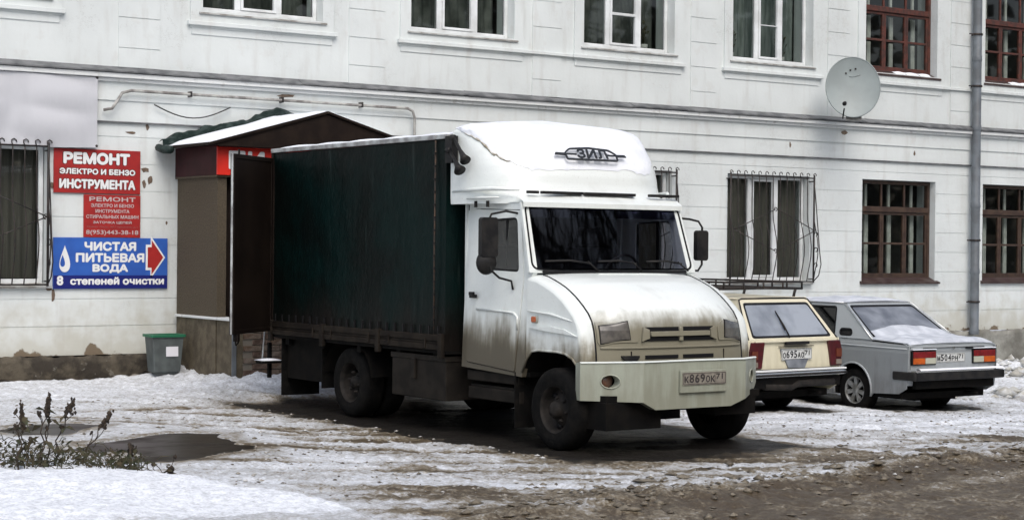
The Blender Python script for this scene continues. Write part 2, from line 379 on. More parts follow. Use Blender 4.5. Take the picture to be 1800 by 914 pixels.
def text(name, body, size, mat_, parent, loc, rot, bold=0., ext=.002, sx=1., align='LEFT', fit=None):
    """flat lettering as a mesh; boldness comes from slightly shifted layers of the same glyphs"""
    co, fs = outline_text(body); co = co*np.array([size, size, 1.])
    if fit:                               # fit = (width, cap height)
        w_ = co[:,0].max()-co[:,0].min(); h_ = co[:,1].max()-co[:,1].min()
        co[:,0] = (co[:,0]-co[:,0].min()-(w_/2 if align == 'CENTER' else 0))*fit[0]/w_; co[:,1] = (co[:,1]-co[:,1].min())*fit[1]/h_
    vs = []; fa = []
    sh = [(0,0)] if bold <= 0 else [(0,0)]+[(bold*math.cos(6.2832*k/8), bold*math.sin(6.2832*k/8)) for k in range(8)]
    for k, (dx, dy) in enumerate(sh):
        o = len(vs); vs += [(float(x)+dx, float(y)+dy, ext+float(q)-k*.00013) for x, y, q in co]; fa += [tuple(i+o for i in f) for f in fs]
    me = bpy.data.meshes.new(name); me.from_pydata(vs, [], fa); me.update(); me.materials.append(mat_)
    o = bpy.data.objects.new(name, me); C.objects.link(o); o.parent = parent; o.location = loc; o.rotation_euler = rot; return o
# smooth value noise on numpy arrays
def vnoise(x, y, seed=0):
    xi = np.floor(x).astype(np.int64); yi = np.floor(y).astype(np.int64); xf = x-xi; yf = y-yi
    def h(a, b):
        n = (a*374761393+b*668265263+seed*974634777) & 0xffffffff; n = ((n ^ (n >> 13))*1274126177) & 0xffffffff
        return ((n ^ (n >> 16)) & 0xffff)/65535.
    u = xf*xf*(3-2*xf); v = yf*yf*(3-2*yf)
    return (h(xi,yi)*(1-u)+h(xi+1,yi)*u)*(1-v)+(h(xi,yi+1)*(1-u)+h(xi+1,yi+1)*u)*v
def fbm(x, y, o=5, seed=0, g=.5):
    a = 1; t = 0; s = 0
    for i in range(o): t = t+a*vnoise(x*2**i+17.3*i, y*2**i+9.1*i, seed+i); s += a; a *= g
    return t/s
def sstep(a, b, x): t = np.clip((x-a)/(b-a), 0, 1); return t*t*(3-2*t)
def slope(X): return .04-.03*(np.clip(X, -5, 32)-10.5)
# ------------------------------------------------------------------ ground
def seg_dist(X, Y, pts):
    d = np.full(X.shape, 1e9); sgn = np.zeros(X.shape)
    for (x0,y0),(x1,y1) in zip(pts, pts[1:]):
        dx, dy = x1-x0, y1-y0; t = np.clip(((X-x0)*dx+(Y-y0)*dy)/(dx*dx+dy*dy), 0, 1)
        q = np.hypot(X-x0-t*dx, Y-y0-t*dy); cr_ = (dx*(Y-y0)-dy*(X-x0)); k = q < d
        d = np.where(k, q, d); sgn = np.where(k, np.sign(cr_), sgn)
    return d, sgn
ROAD = [(-60,9.3),(5.2,9.5),(6.2,9.46),(7.4,9.6),(8.5,9.9),(9.9,10.2),(11.7,10.72),(14.1,11.44),(20,13.0),(60,24)]
PUD = [(5.31,14.08),(5.71,14.37),(6.18,14.62),(6.62,14.78),(6.92,14.6),(6.84,14.08),(6.7,13.46),(6.35,13.23),(6.14,13.06),(5.78,12.9),(5.62,13.07),(5.69,13.64),(5.41,13.72)]
PUD2 = [(5.3,15.7),(5.5,15.9),(5.86,16.13),(6.13,16.13),(6.3,15.97),(6.39,15.83),(6.01,15.38),(5.73,15.05),(5.5,15.3)]
BANK = [(3.2,30),(3.6,14.5),(4.44,12.92),(4.73,12.55),(5.06,12.20),(5.16,11.85),(5.32,11.3),(5.50,10.7),(5.60,10.2),(5.60,9.6),(5.4,8.8),(4.2,8.0),(-60,7.0)]
TRUCK = (10.487, 12.864); TZ = .04
SIL = (17.49, 16.21); YEL = (14.95, 16.49)
def poly_in(X, Y, P):
    c = np.zeros(X.shape, bool)
    for (x0,y0),(x1,y1) in zip(P, P[1:]+P[:1]):
        k = ((y0 > Y) != (y1 > Y)) & (X < (x1-x0)*(Y-y0)/((y1-y0) if y1 != y0 else 1e-9)+x0); c ^= k
    return c
def ground_fn(X, Y):
    """height, snow whiteness, wetness"""
    fl = sstep(1.9, 1.1, np.abs(X-10.49))*sstep(10.6, 11.6, Y)*sstep(19, 18, Y); z = slope(X)*(1-fl)+.042*fl
    wx = fbm(X*.35, Y*.35, 3, 50)-.5; wy = fbm(X*.35+40, Y*.35, 3, 51)-.5
    a = R_(-33); U = (X*math.cos(a)+Y*math.sin(a))+wx*1.5; V = (-X*math.sin(a)+Y*math.cos(a))+wy*1.3
    b = R_(14); U2 = X*math.cos(b)+Y*math.sin(b); V2 = -X*math.sin(b)+Y*math.cos(b)+wx*.5
    st = fbm(U*.40, V*3.0, 5, 3, .6); st2 = fbm(U2*.35, V2*2.6, 5, 9, .6)
    lump = fbm(X*5, Y*5, 5, 21, .62); fine = fbm(X*16, Y*16, 3, 31, .6); big = fbm(X*.8, Y*.8, 3, 77)
    rd, rs = seg_dist(X, Y, ROAD); road = (rs < 0); rsd = rd*rs          # rsd<0 on the road
    bd, bs = seg_dist(X, Y, BANK); bsd = -bd*bs                          # >0 inside the bank
    bank = sstep(-.05, .35, bsd-(fbm(X*2, Y*2, 3, 8)-.5)*.25)*sstep(10.2+0*X, 9.4, np.where(X > 4.5, 10.2-rsd*3, Y-20+0*X))
    bank = sstep(-.04, .16, bsd-(fbm(X*2.4, Y*2.4, 4, 8)-.5)*.20)
    dark = np.zeros(X.shape)
    # driving ruts
    for (x0,y0,x1,y1,wd,dp) in ((6.8,13.6,12.0,10.5,.16,.9),(6.0,12.2,9.4,10.5,.13,.7),(7.2,15.9,9.7,12.9,.14,.8),(6.6,17.3,9.3,17.75,.18,.8),(7.0,18.4,9.6,17.2,.14,.6),(11.6,13.5,15.6,11.6,.16,.6),(12.0,12.3,16,12.1,.13,.5),(10.2,11.0,15.0,10.9,.16,.6),(6.9,14.9,9.3,14.3,.2,.6),(5.3,16.9,9.2,15.6,.14,.7),(7.6,14.3,11.6,11.9,.22,.8),(6.3,16.2,9.0,14.6,.16,.7),(8.6,12.6,12.8,10.6,.16,.7),(5.6,13.0,9.6,11.2,.12,.6),(12.2,13.3,14.8,12.6,.12,.7),(7.4,17.2,9.4,16.2,.2,.7),(14,13.6,20,14.2,.14,.5)):
        dx, dy = x1-x0, y1-y0; L = math.hypot(dx, dy); t = ((X-x0)*dx+(Y-y0)*dy)/L; q = ((X-x0)*-dy+(Y-y0)*dx)/L+wx*.5+.12*(lump-.5)
        dark = np.maximum(dark, dp*np.exp(-(q/wd)**2)*sstep(-.8, .5, t)*sstep(L+.8, L-.5, t))
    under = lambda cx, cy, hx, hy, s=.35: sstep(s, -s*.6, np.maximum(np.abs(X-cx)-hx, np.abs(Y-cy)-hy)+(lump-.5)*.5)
    wet_shade = np.maximum(under(TRUCK[0]-.18, 15.0, 1.40, 3.1, .65), np.maximum(under(SIL[0], 17.4, .75, 1.9), under(YEL[0], 17.6, .75, 1.9)))  # wet ground, and the vehicles' shade painted into the ground colour
    wet_shade = np.maximum(wet_shade, under(9.4, 12.4, .5, .5, .4)*.9)
    traffic = sstep(13.9, 10.2, Y-.25*(X-8)*0)*sstep(5.2, 6.5, X)*.34
    grime = traffic+.16
    s = 1.0-np.clip(grime*1.0+(st-.5)*2.4*(.35+grime)+(lump-.5)*1.1*(.25+grime)+(st2-.5)*1.0*traffic, 0, 1)
    s = np.minimum(s, 1-dark*1.0*(.65+.8*(lump)))
    clean = sstep(11.5, 14, X)*sstep(11.6+.2*(X-12), 12.6+.2*(X-12), Y)   # right-hand side stays whiter
    s = np.maximum(s, clean*(.62+(st2-.5)*1.4+(lump-.5)*.8))
    nw = sstep(18.0, 19.2, Y)*.8; s = np.maximum(s, nw*(.85+(st-.5)*1.6))
    s = s+(fine-.5)*.30*(1-clean*.6)+(lump-.5)*.35*(1-clean*.5)
    s = s-(.22*sstep(.62,.40,fbm(X*1.7,Y*1.7,4,91)))*(1-clean)*sstep(19,16,Y)
    s = np.where(s > .62, .62+(s-.62)*(.35+.45*np.maximum(clean, nw)), s)
    z = z+(lump-.5)*.060*(1-wet_shade*.8)+(fine-.5)*.030*(1-wet_shade*.5)+(st-.5)*.05-(dark*.035)+(big-.5)*.05
    # the road: brown churned slush, with a thrown-up ridge along its edge
    ridge = np.exp(-((rsd+.15)/.42)**2)
    rl = fbm(X*3.2, Y*3.2, 4, 63, .65)
    z = z+ridge*(.01+.13*(rl-.35)*1.2)*sstep(5.5, 7.5, X)-sstep(.0, 1.5, -rsd)*.04*sstep(4.5, 6.5, X)+np.where(road, (st2-.5)*.07, 0)
    rw = sstep(.12, -.35, rsd+(rl-.5)*.9)*sstep(4.4, 6.2, X+(lump-.5))
    s = s*(1-rw)+rw*np.clip(.10+(st2-.55)*.8+(rl-.55)*.5, 0, .5)
    # snow bank and building-side drift
    z = z+bank*(.075+(fbm(X*.9,Y*.9,3,13)-.5)*.08)-bank*(lump-.5)*.045
    s = np.maximum(s, bank*(.97+.05*(lump-.5))-bank*sstep(.12,-.25,rsd+(lump-.5)*.5)*.35)
    dr = sstep(.9, .15, 20.95-Y)*.05; z = z+dr
    # heaped snow before the porch and at the far wall
    z = z+.24*np.exp(-((X-10.2)/1.6)**2)*sstep(17.9, 19.2, Y)*(.75+.5*lump)
    z = z+.22*sstep(19.6, 20.6, Y)*sstep(19, 21, X)*(.4+1.2*lump)+.12*np.exp(-(((X-20.2)/1.2)**2+((Y-16.6)/.7)**2))*lump*1.6
    # thin shovelled strip of bare earth at the foot of the wall on the left
    soil = sstep(.25, .05, 20.95-Y+(lump-.5)*.2)*sstep(9.6, 9.0, X); s = s*(1-soil); wet_shade = np.maximum(wet_shade, soil*.7)
    s = np.clip(s*(1-wet_shade), 0, 1)
    for P in (PUD, PUD2):
        pd, _ = seg_dist(X, Y, P+P[:1]); ins = poly_in(X, Y, P); sd_ = np.where(ins, -pd, pd)+(lump-.5)*.22+(fbm(X*2.6, Y*2.6, 3, 55)-.5)*.35
        k = sstep(.9, .05, sd_)*.9*(Y > 12.7); z = z*(1-k)+k*(slope(np.full(X.shape, P[0][0]+.6))-.008); k = sstep(.10, -.06, sd_); z = z*(1-k)+k*(slope(np.full(X.shape, P[0][0]+.6))-.05); rim = np.exp(-((sd_-.10)/.09)**2); s = s*(1-.5*rim)
    return z, s, wet_shade
def axis(lo, fa, fb, hi, d, n=26):
    a = [fa-(fa-lo)*((i/n)**2.6) for i in range(n, 0, -1)]; b = [fb+(hi-fb)*((i/n)**2.6) for i in range(1, n+1)]
    return np.array(a+list(np.arange(fa, fb, d))+b)
gx = axis(-700, 3.2, 27, 900, .034); gy = axis(-700, 7.4, 21.4, 900, .034)
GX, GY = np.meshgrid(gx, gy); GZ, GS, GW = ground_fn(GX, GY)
far = np.clip((np.hypot(GX-12, GY-14)-25)/30, 0, 1); GZ = GZ*(1-far)+slope(GX)*far-far*.0
nx, ny = len(gx), len(gy)
me = bpy.data.meshes.new('ground')
co = np.stack([GX, GY, GZ], -1).reshape(-1, 3).astype(np.float32)
idx = (np.arange(ny-1)[:,None]*nx+np.arange(nx-1)[None,:]).ravel()
quads = np.stack([idx, idx+1, idx+nx+1, idx+nx], -1).astype(np.int32)
me.vertices.add(len(co)); me.vertices.foreach_set('co', co.ravel()); me.loops.add(quads.size); me.loops.foreach_set('vertex_index', quads.ravel())
me.polygons.add(len(quads)); me.polygons.foreach_set('loop_start', np.arange(0, quads.size, 4, dtype=np.int32)); me.polygons.foreach_set('loop_total', np.full(len(quads), 4, np.int32))
me.polygons.foreach_set('use_smooth', np.ones(len(quads), bool)); me.update(calc_edges=True)
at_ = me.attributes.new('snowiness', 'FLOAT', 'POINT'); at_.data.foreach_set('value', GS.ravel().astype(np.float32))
at_ = me.attributes.new('wet_and_shade', 'FLOAT', 'POINT'); at_.data.foreach_set('value', GW.ravel().astype(np.float32))
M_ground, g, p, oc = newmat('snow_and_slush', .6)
a1 = g.new("ShaderNodeAttribute", attribute_name='snowiness').outputs['Fac']; a2 = g.new("ShaderNodeAttribute", attribute_name='wet_and_shade').outputs['Fac']
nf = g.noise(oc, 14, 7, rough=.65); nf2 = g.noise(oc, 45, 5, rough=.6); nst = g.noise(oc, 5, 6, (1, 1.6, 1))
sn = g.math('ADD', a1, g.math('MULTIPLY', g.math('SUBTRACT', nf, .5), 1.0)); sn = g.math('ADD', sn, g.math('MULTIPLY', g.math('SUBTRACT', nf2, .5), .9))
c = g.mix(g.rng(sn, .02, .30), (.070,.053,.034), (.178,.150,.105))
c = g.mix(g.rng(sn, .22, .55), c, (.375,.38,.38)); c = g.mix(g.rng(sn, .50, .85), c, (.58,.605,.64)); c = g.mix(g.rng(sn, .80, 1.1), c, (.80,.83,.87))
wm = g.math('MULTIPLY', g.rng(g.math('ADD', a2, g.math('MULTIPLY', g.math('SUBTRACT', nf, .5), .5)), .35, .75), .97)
c = g.mix(wm, c, (.013,.012,.011))  # near-black for wet ground and the painted shade under the vehicles
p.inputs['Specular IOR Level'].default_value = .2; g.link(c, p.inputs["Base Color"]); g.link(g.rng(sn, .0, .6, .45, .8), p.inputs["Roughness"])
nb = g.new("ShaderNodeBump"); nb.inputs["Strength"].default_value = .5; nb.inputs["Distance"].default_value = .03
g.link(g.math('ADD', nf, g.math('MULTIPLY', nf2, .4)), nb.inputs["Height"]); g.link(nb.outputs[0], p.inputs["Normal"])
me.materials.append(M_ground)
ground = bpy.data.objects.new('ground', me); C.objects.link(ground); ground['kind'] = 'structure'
def gz(x, y): return float(ground_fn(np.array([[x]]), np.array([[y]]))[0][0,0])
for P in (PUD, PUD2):
    b = MB(); cx = sum(q[0] for q in P)/len(P); cy = sum(q[1] for q in P)/len(P); zz = float(slope(np.array(P[0][0]+.6)))-.022
    Q = rpoly([(cx+(x-cx)*1.22, cy+(y-cy)*1.22) for x, y in P], .15, 3)
    b.plate(Q, [], lambda u, v, w_: (u, v, zz-w_), .02); o = b.build('puddle', M_puddle, kind='structure')
# churned lumps lying on the slush, too many to count
def clods(name, n, sampler, mat_, r0, r1, flat=.6):
    b = MB(); rnd = random.Random(hash(name) % 1000 if False else len(name)*31+n)
    P = [sampler(rnd) for _ in range(n)]; X = np.array([[q[0] for q in P]]); Y = np.array([[q[1] for q in P]]); Z = ground_fn(X, Y)[0][0]
    base = [(0,0,1),(.9,0,.25),(.28,.86,.3),(-.73,.53,.2),(-.73,-.53,.3),(.28,-.86,.2),(0,0,-.5)]
    fc = [(0,1,2),(0,2,3),(0,3,4),(0,4,5),(0,5,1),(6,2,1),(6,3,2),(6,4,3),(6,5,4),(6,1,5)]
    for (x, y), z in zip(P, Z):
        r = r0+(r1-r0)*rnd.random()**2.2; a = rnd.random()*6.28; ca, sa = math.cos(a), math.sin(a); el = .7+rnd.random()*1.1
        vs = []
        for vx, vy, vz in base:
            k = r*(.7+.6*rnd.random()); px, py = vx*k*el, vy*k; vs.append((x+px*ca-py*sa, y+px*sa+py*ca, z+vz*k*flat))
        b.add(vs, fc, 0, rnd.random() < .5)
    o = b.build(name, mat_, recalc=False); o['kind'] = 'stuff'; o['label'] = None or {'slush_clods': 'brown lumps of churned slush along the road edge', 'brown_crumbs': 'dark crumbs of dirty ice scattered over the trodden snow', 'snow_lumps': 'small grey and white lumps scattered over the trodden snow', 'shovelled_snow': 'heap of broken snow blocks at the foot of the wall by the silver car'}[name]; o['category'] = 'snow'
    return o
def s_ridge(rd):
    i = rd.uniform(0, 1); x = 6.2+rd.random()**.9*16; y = np.interp(x, [q[0] for q in ROAD], [q[1] for q in ROAD])-.15+rd.gauss(0, .42); return (x, float(y))
clods('slush_clods', 1500, s_ridge, M_clod, .008, .055)
def s_yard(rd):
    while True:
        x, y = rd.uniform(5.5, 19), rd.uniform(10.0, 18.5)
        if not (9.0 < x < 12.3 and 11.7 < y < 18.6) and not (13.9 < x < 18.6 and y > 15.2): return (x, y)
clods('snow_lumps', 2200, s_yard, M_clodw, .005, .026)
clods('brown_crumbs', 1800, s_yard, M_clod, .005, .024)
clods('shovelled_snow', 420, lambda rd: (rd.uniform(19.2, 26.5), 20.5+rd.gauss(0, .30)) if rd.random() < .7 else (rd.gauss(20.3, .7), rd.gauss(16.9, .35)), M_wetsnow, .04, .17, .8)
# ------------------------------------------------------------------ building
WY = 21.0
bld = empty('building', 'long white plastered two storey building with ledges, windows and a grey plinth', 'building', (0, WY, 0))
BX0, BX1, BZ1 = 1.0, 36.0, 8.2
WIN_UP = [6.88, 10.66, 13.78, 16.77, 19.70, 22.65, 25.62, 28.6]; WIN_LO = [6.88, 16.75, 19.66, 22.65, 25.65, 28.65]
holes = [(c-.87, c+.87, 4.84, 6.85) for c in WIN_UP]+[(c-.88 if c > 7 else c-.9, c+.90, 1.34, 3.05) for c in WIN_LO]
holes += [(10.0, 11.0, .55, 2.6)]                        # doorway behind the porch
pil = [(8.66,9.21),(11.94,12.50),(14.98,15.50),(17.98,18.50),(20.92,21.42),(23.88,24.4),(26.9,27.4)]
xs = {BX0, BX1}; zs = {.48, BZ1}
for a, b_, c_, d_ in holes:
    xs |= {a, b_}; zs |= {c_, d_}
    if c_ > 4: xs |= {a-.17, b_+.17}; zs |= {d_+.2}
for a, b_ in pil: xs |= {a, b_}
GRO = [.50+.335*k for k in range(1, 9)]; GRU = [4.29, 4.67, 5.05, 5.43, 5.81, 6.19, 6.57, 6.95]
for z in GRO+GRU: zs |= {z-.006, z+.006}
zs |= {3.36, 3.63, 4.62, 3.9, 4.05}; xs = sorted(xs); zs = sorted(zs)
def dep(x, z):
    for a, b_, c_, d_ in holes:
        if a < x < b_ and c_ < z < d_: return .42, True
    d = 0.
    if z < 3.36: d = 0.0
    elif z < 3.63: d = -.012
    elif z < 3.95: d = -.03
    else: d = -.0
    if z > 4.05:
        d = -.008
        for a, b_ in pil:
            if a < x < b_: d = -.022; 
        for a, b_, c_, d_ in holes:
            if c_ > 4 and a-.17 < x < b_+.17 and 4.62 < z < d_+.2: d = -.035
    if z < 3.36 and any(abs(z-g_z) < .006 for g_z in GRO): d += .007
    if z > 4.1 and any(a < x < b_ for a, b_ in pil) and any(abs(z-g_z) < .006 for g_z in GRU): d += .010
    return d, False
b = MB(); nX, nZ = len(xs)-1, len(zs)-1
D = [[dep((xs[i]+xs[i+1])/2, (zs[k]+zs[k+1])/2) for i in range(nX)] for k in range(nZ)]
for k in range(nZ):
    for i in range(nX):
        d, h = D[k][i]; x0, x1, z0, z1 = xs[i], xs[i+1], zs[k], zs[k+1]
        if not h: b.add([(x0,d,z0),(x1,d,z0),(x1,d,z1),(x0,d,z1)], [(0,1,2,3)])
        if i < nX-1:
            e = D[k][i+1][0]
            if abs(e-d) > 1e-6: b.add([(x1,d,z0),(x1,e,z0),(x1,e,z1),(x1,d,z1)], [(0,1,2,3)] if e > d else [(0,1,2,3)])
        if k < nZ-1:
            e = D[k+1][i][0]
            if abs(e-d) > 1e-6: b.add([(x0,d,z1),(x1,d,z1),(x1,e,z1),(x0,e,z1)], [(0,1,2,3)])
# back of the building so that it stands as a volume
b.add([(BX0,-.0,.48),(BX0,12,.48),(BX0,12,BZ1),(BX0,-.0,BZ1)], [(0,1,2,3)]); b.add([(BX1,0,.48),(BX1,12,.48),(BX1,12,BZ1),(BX1,0,BZ1)], [(0,1,2,3)])
b.add([(BX0,12,-1),(BX1,12,-1),(BX1,12,BZ1),(BX0,12,BZ1)], [(0,1,2,3)])
b.build('wall', M_wall, bld, recalc=False)
b = MB().box((BX0-.3,-.35,BZ1),(BX1+.3,12.3,BZ1+.25)); b.build('roof', M_ledge, bld)
# plinth: rough render with a broken upper edge
def pl_top(x): return .475+.035*(float(vnoise(np.array([x*2.1]), np.array([.5]), 3)[0])-.5)+.05*(float(vnoise(np.array([x*9.]), np.array([.5]), 4)[0])-.5)+.03*(float(vnoise(np.array([x*31.]), np.array([.5]), 6)[0])-.5)
def pl(u, v):
    x = BX0+u*(BX1-BX0); v2 = v/.9; top = pl_top(x)
    if v2 <= 1: z = -.9+v2*(top+.9); q = float(vnoise(np.array([x*3.1]), np.array([z*4.3]), 5)[0]); q2 = float(vnoise(np.array([x*13.]), np.array([z*17.]), 5)[0]); return (x, -.035-.03*q-.012*q2, z)
    return (x, -.0+.05, top+.004)
b = MB(); b.grid(pl, 900, 20); b.build('plinth', M_plinth, bld, recalc=False)
# cornice and its dark sheet metal flashing with ragged plaster above
MB().box((BX0,-.115,3.905),(BX1,.0,3.965)).build('cornice', M_white, bld, bevel=.006); MB().box((BX0,-.07,3.86),(BX1,.0,3.903)).build('cornice', M_white, bld, bevel=.006)
b = MB(); x = BX0; rr = random.Random(3)
while x < BX1:
    L = rr.uniform(.9, 1.6); x1 = min(BX1, x+L); dz = rr.uniform(-.006, .006); h = rr.uniform(.0, .012)
    b.add([(x,-.14,3.968+dz),(x1,-.14,3.968+dz),(x1,-.14,3.988+dz),(x,-.14,3.988+dz),(x,-.004,4.045+h),(x1,-.004,4.045+h),(x,-.004,3.968),(x1,-.004,3.968)], [(0,1,2,3),(3,2,5,4),(0,3,4,6),(1,7,5,2)]); x = x1
b.build('flashing', M_ledge, bld, recalc=False)
MB().box((BX0,-.038,3.352),(BX1,.0,3.372)).build('moulding', M_ledge, bld, bevel=.004)  # coloured dark to paint in the thin line of shadow and dirt
# apron ledges below the upper windows
b = MB()
for c in WIN_UP:
    MB().box((c-1.08,-.075,4.645),(c+1.08,-.0,4.70)).build('window_ledge', M_wall, bld, bevel=.006); MB().box((c-1.02,-.022,4.53),(c+1.02,-.0,4.643)).build('window_apron', M_wall, bld, bevel=.006)
MB().box((13.78+1.081,-.06,4.648),(16.77-1.081,-.0,4.695)).build('window_ledge', M_wall, bld, bevel=.006); MB().box((22.65+1.081,-.06,4.648),(25.62-1.081,-.0,4.695)).build('window_ledge', M_wall, bld, bevel=.006)
# plaster chips where the paint has fallen
rr = random.Random(11)
def chip(x, z, w_, h, d=-.003):
    n = 9; pts = [(x+w_/2*math.cos(6.28*i/n)*rr.uniform(.55,1.15), z+h/2*math.sin(6.28*i/n)*rr.uniform(.55,1.15)) for i in range(n)]
    MB().plate(pts, [], lambda u, v, w2: (u, d-.004+w2, v), .003).build('bare_plaster_patch', M_brick, bld)
for (x, z, w_, h) in ((9.03,2.78,.12,.07),(8.93,2.88,.06,.05),(9.10,2.66,.06,.14),(9.02,2.60,.05,.16),(8.85,3.24,.16,.04),(8.86,2.98,.10,.04),(9.06,3.32,.05,.09),(7.84,2.55,.10,.10),(7.85,1.22,.06,.16),(7.8,1.3,.1,.05),(9.33,2.12,.03,.05),(10.1,3.40,.09,.04),(11.0,3.82,.3,.05),(10.6,3.42,.06,.04),
    (12.05,3.44,.14,.10),(12.2,3.40,.12,.13),(12.34,3.36,.10,.12),(12.47,3.30,.08,.14),(12.6,3.30,.10,.09),(21.3,3.80,.16,.08),(23.0,3.52,.05,.09),(20.1,3.55,.05,.12)): chip(x, z, w_, h, -.0 if z < 3.36 else (-.012 if z < 3.63 else -.03))

def bar(b, x0, x1, z0, z1, y0, y1, mi=0): b.box((x0, y0, z0), (x1, y1, z1), mi)
def curl(b, x, y, z, r=.045, flip=1, rad=.007, plane='x', mi=0):
    pts = []
    for i in range(9):
        a = R_(-90+flip*0+i*34); pts.append((x+flip*(r*math.cos(a)), y, z+r+r*math.sin(a)) if plane == 'x' else (x, y-flip*r*math.cos(a), z+r+r*math.sin(a)))
    b.tube(pts, rad, 5, mi)
def pvc_window(c, z0, z1, hw, grille=False, style=0, pane_backing=None, mull=(-.29,.28)):
    yf = .13; fr = MB(); W0, W1 = c-hw, c+hw; t = .055
    bar(fr, W0, W0+t, z0, z1, yf, yf+.07); bar(fr, W1-t, W1, z0, z1, yf, yf+.07); bar(fr, W0+t, W1-t, z0, z0+t, yf, yf+.07); bar(fr, W0+t, W1-t, z1-t, z1, yf, yf+.07)
    e = [W0+t]
    for m_ in mull:
        bar(fr, c+m_-.04, c+m_+.04, z0+t, z1-t, yf+.001, yf+.069); e += [c+m_-.04, c+m_+.04]
    e.append(W1-t); fo = fr.build('window', M_pvc, bld, bevel=.006)
    for i in range(3):
        a, d = e[2*i], e[2*i+1]
        sash = i == 1
        if sash:
            s_ = MB(); q = .038; bar(s_, a+.003, a+q, z0+t+.003, z1-t-.003, yf-.012, yf+.05); bar(s_, d-q, d-.003, z0+t+.003, z1-t-.003, yf-.012, yf+.05); bar(s_, a+q, d-q, z0+t+.003, z0+t+q, yf-.012, yf+.05); bar(s_, a+q, d-q, z1-t-q, z1-t-.003, yf-.012, yf+.05)
            if style == 1: bar(s_, a+q, d-q, 5.36, 5.40, yf-.012, yf+.05)
            if style == 2: bar(s_, a+q, d-q, 5.44, 5.455, yf-.006, yf+.05)
            s_.build('sash', M_pvc, fo, bevel=.004); a += q; d -= q
        pz0 = z0+t+(.038 if sash else 0); pz1 = z1-t-(.038 if sash else 0)
        MB().add([(a,yf+.035,pz0),(d,yf+.035,pz0),(d,yf+.035,pz1),(a,yf+.035,pz1)], [(0,1,2,3)]).build('pane', M_glass, fo)
        MB().add([(a-.003,yf+.034,pz0-.003),(d+.003,yf+.034,pz0-.003),(d+.003,yf+.034,pz1+.003),(a-.003,yf+.034,pz1+.003),(a+.010,yf+.033,pz0+.010),(d-.010,yf+.033,pz0+.010),(d-.010,yf+.033,pz1-.010),(a+.010,yf+.033,pz1-.010)], [(0,1,5,4),(1,2,6,5),(2,3,7,6),(3,0,4,7)]).build('gasket', M_seal, fo, recalc=False)
    MB().add([(W0-.06,-.06,z0-.035),(W1+.06,-.06,z0-.035),(W1+.06,yf,z0+.006),(W0-.06,yf,z0+.006),(W0-.06,-.06,z0-.055),(W1+.06,-.06,z0-.055),(W0-.06,yf,z0-.055),(W1+.06,yf,z0-.055)], [(0,1,2,3),(4,5,1,0),(0,3,6,4),(1,5,7,2)]).build('sill', M_sillmetal, fo, recalc=False)
    room(c, z0, z1, hw, fo, pane_backing); return fo
def room(c, z0, z1, hw, par, pane_backing):
    b = MB(); y0, y1 = .43, 2.6
    b.add([(c-1.3,y1,z0-.6),(c+1.3,y1,z0-.6),(c+1.3,y1,z1+.1),(c-1.3,y1,z1+.1),(c-1.3,y0,z0-.6),(c+1.3,y0,z0-.6),(c+1.3,y0,z1+.1),(c-1.3,y0,z1+.1)], [(0,1,2,3),(4,0,3,7),(1,5,6,2),(3,2,6,7),(0,4,5,1)])
    b.build('room_lining', M_room, par, recalc=False)
    if pane_backing:
        x0, x1, mt, y = pane_backing
        MB().grid(lambda u, v: (x0+(x1-x0)*u, y+.02*math.sin(u*(x1-x0)*42), z0+.02+v*(z1-z0-.04)), max(12, int((x1-x0)*60)), 1).build('pane_backing', mt, par, recalc=False)
